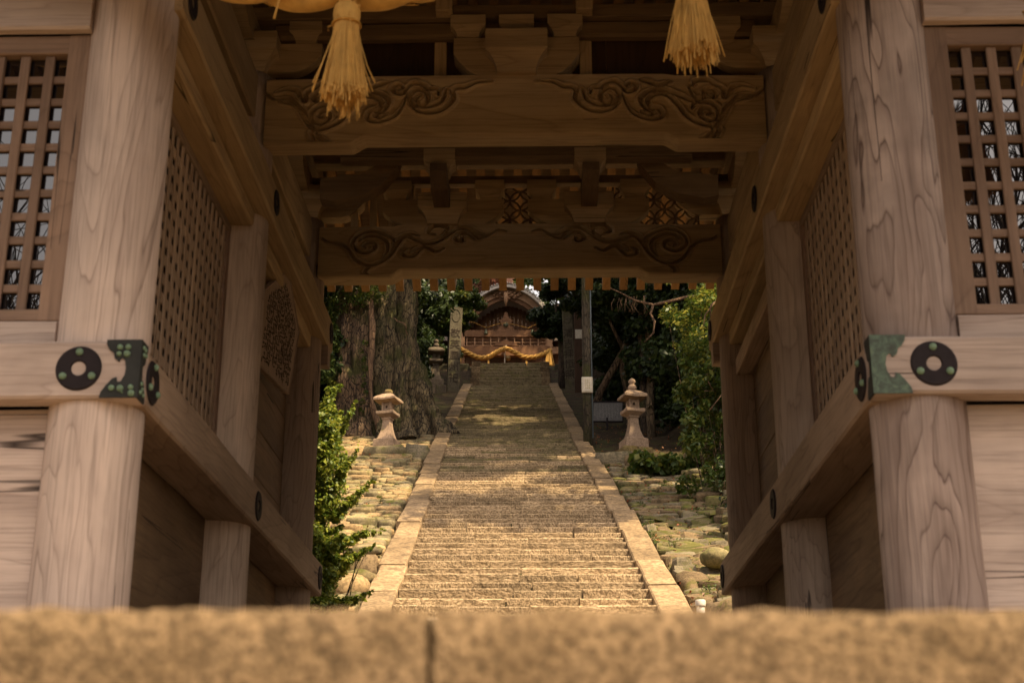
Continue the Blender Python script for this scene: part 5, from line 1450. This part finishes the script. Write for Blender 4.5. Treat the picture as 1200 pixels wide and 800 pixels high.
# bare hooked branch
t = thing('bare_branch', 'bare reddish branch hooking down in the dark wood at the upper right', 'branch', (2.5, 33.0, 13.3))
def px_branch(P, r): 
    b = MB(); b.tube(P, r, 6, wob=.1); return b
P = [(2.5, 0, -.75), (1.9, 0, -.70), (1.35, 0, -.84), (1.0, 0, -.92), (.55, 0, -.80), (.2, 0, -.60), (-.3, 0, -.35)]
px_branch(P, [.045, .04, .04, .035, .025, .015, .008]).build('limb', TWIG, t)
px_branch([(1.0, 0, -.92), (.92, 0, -1.15), (1.02, 0, -1.35), (.98, 0, -1.65), (.75, 0, -1.9)], [.035, .032, .03, .022, .012]).build('limb', TWIG, t)
b = MB()
for k in range(16):
    x = R.uniform(0, 1.0); b.tube([(x, 0, -.75+.1*x), (x+R.uniform(-.1, .1), 0, -.9), (x+R.uniform(-.12, .12), 0, -1.02-R.uniform(0, .15))], .006, 4)
b.build('dry_twigs', TWIG, t, kind='stuff')
t = thing('tangled_vine', 'thin reddish bare vine tangled through the sunlit shrub at the right', 'vine', (3.95, 27.0, ground_z(4.0, 27)-.4))
b = MB()
for k in range(12):
    x, z = R.uniform(-.8, .6), R.uniform(1.6, 3.6); p = [(x, R.uniform(-.7, -.4), z)]
    for q in range(6): x += R.uniform(-.12, .22); z += R.uniform(.02, .30); p.append((x, -.6+R.uniform(-.15, .1), z))
    b.tube(p, .013, 5)
b.build('stems', TWIG, t)
# litter: dry leaves and tufts of moss between the stones
cl = []; rg2 = np.random.default_rng(3); n = 2600
X = np.where(rg2.random(n) < .25, -rg2.uniform(2.2, 5, n), rg2.uniform(2.2, 5.4, n)); Yv = rg2.uniform(15, 42, n)
P = [(x, y, ground_z(x, y)+.13+random.Random(int(y*1e5)).uniform(-.04, .03), .03) for x, y in zip(X, Yv)]
V, F = leaf_cloud(P, n, .055, 5); o = put('fallen_leaves', np_mesh('fallen_leaves', V, F, LEAFR)); o['kind'] = 'stuff'; tag(o, 'dry fallen leaves scattered over the stone slopes', 'fallen leaves')
n = 700; X = rg2.uniform(2.2, 4.6, n); Yv = rg2.uniform(17, 34, n); P = []
for x, y in zip(X, Yv):
    if noise.noise(Vector((x*1.2, y*.8, 7))) > .08: P.append((x, y, ground_z(x, y)+.10, .09))
X = rg2.uniform(-5, -2.1, 260); Yv = rg2.uniform(17, 34, 260)
P += [(x, y, ground_z(x, y)+.08, .06) for x, y in zip(X, Yv) if noise.noise(Vector((x*1.2, y*.8, 2))) > .15]
V, F = leaf_cloud(P, len(P)*45, .035, 6); o = put('moss_tufts', np_mesh('moss_tufts', V, F, LEAFM)); o['kind'] = 'stuff'; tag(o, 'green moss and seedlings in the joints of the stone slopes', 'moss')

# ---- trees in front of the gate, behind the camera: they shade its front and show in the window glass
tree('tall evergreen well to the right of the approach steps', (15.5, -7.5, ground_z(15.5, -7.5)), 13, (0, 0, 10.5), (5.0, 5.0, 5.0), 60, 1.5, 15000, .38, LEAFM, .4, BARKD, 302, 'cedar_tree', 'tree', 'trees in front of the gate')
def bare_tree(label, loc, H, seed):
    t = thing('bare_tree', label, 'tree', loc, 0, 'bare trees in front of the gate'); rr = random.Random(seed)
    b = MB(); br = MB()
    def grow(p, d, L, r, lv, mb):
        P = [p]; q = p; dd = d
        for i in range(4):
            dd = (dd+Vector((rr.uniform(-.25, .25), rr.uniform(-.25, .25), rr.uniform(-.05, .2)))).normalized(); q = q+dd*L/4; P.append(q)
        mb.tube(P, [r, r*.9, r*.8, r*.7, r*.55], 5 if lv > 1 else 8, cap=False)
        if lv < 5:
            for k in range(4 if lv > 0 else 5):
                s_ = P[rr.randint(2, 4)]; nd = (dd+Vector((rr.uniform(-1, 1), rr.uniform(-1, 1), rr.uniform(-.3, .7)))).normalized()
                grow(s_, nd, L*rr.uniform(.6, .8), r*.5, lv+1, br)
    grow(Vector((0, 0, -.5)), Vector((0, 0, 1)), H*.42, .28, 0, b)
    b.build('trunk', BARKD, t); br.build('branches', BARKD, t)
bare_tree('bare branching tree left of the approach steps', (-8.5, -9, -2.0), 14, 5)
bare_tree('bare branching tree right of the approach steps', (8.8, -10.5, -2.0), 14, 6)
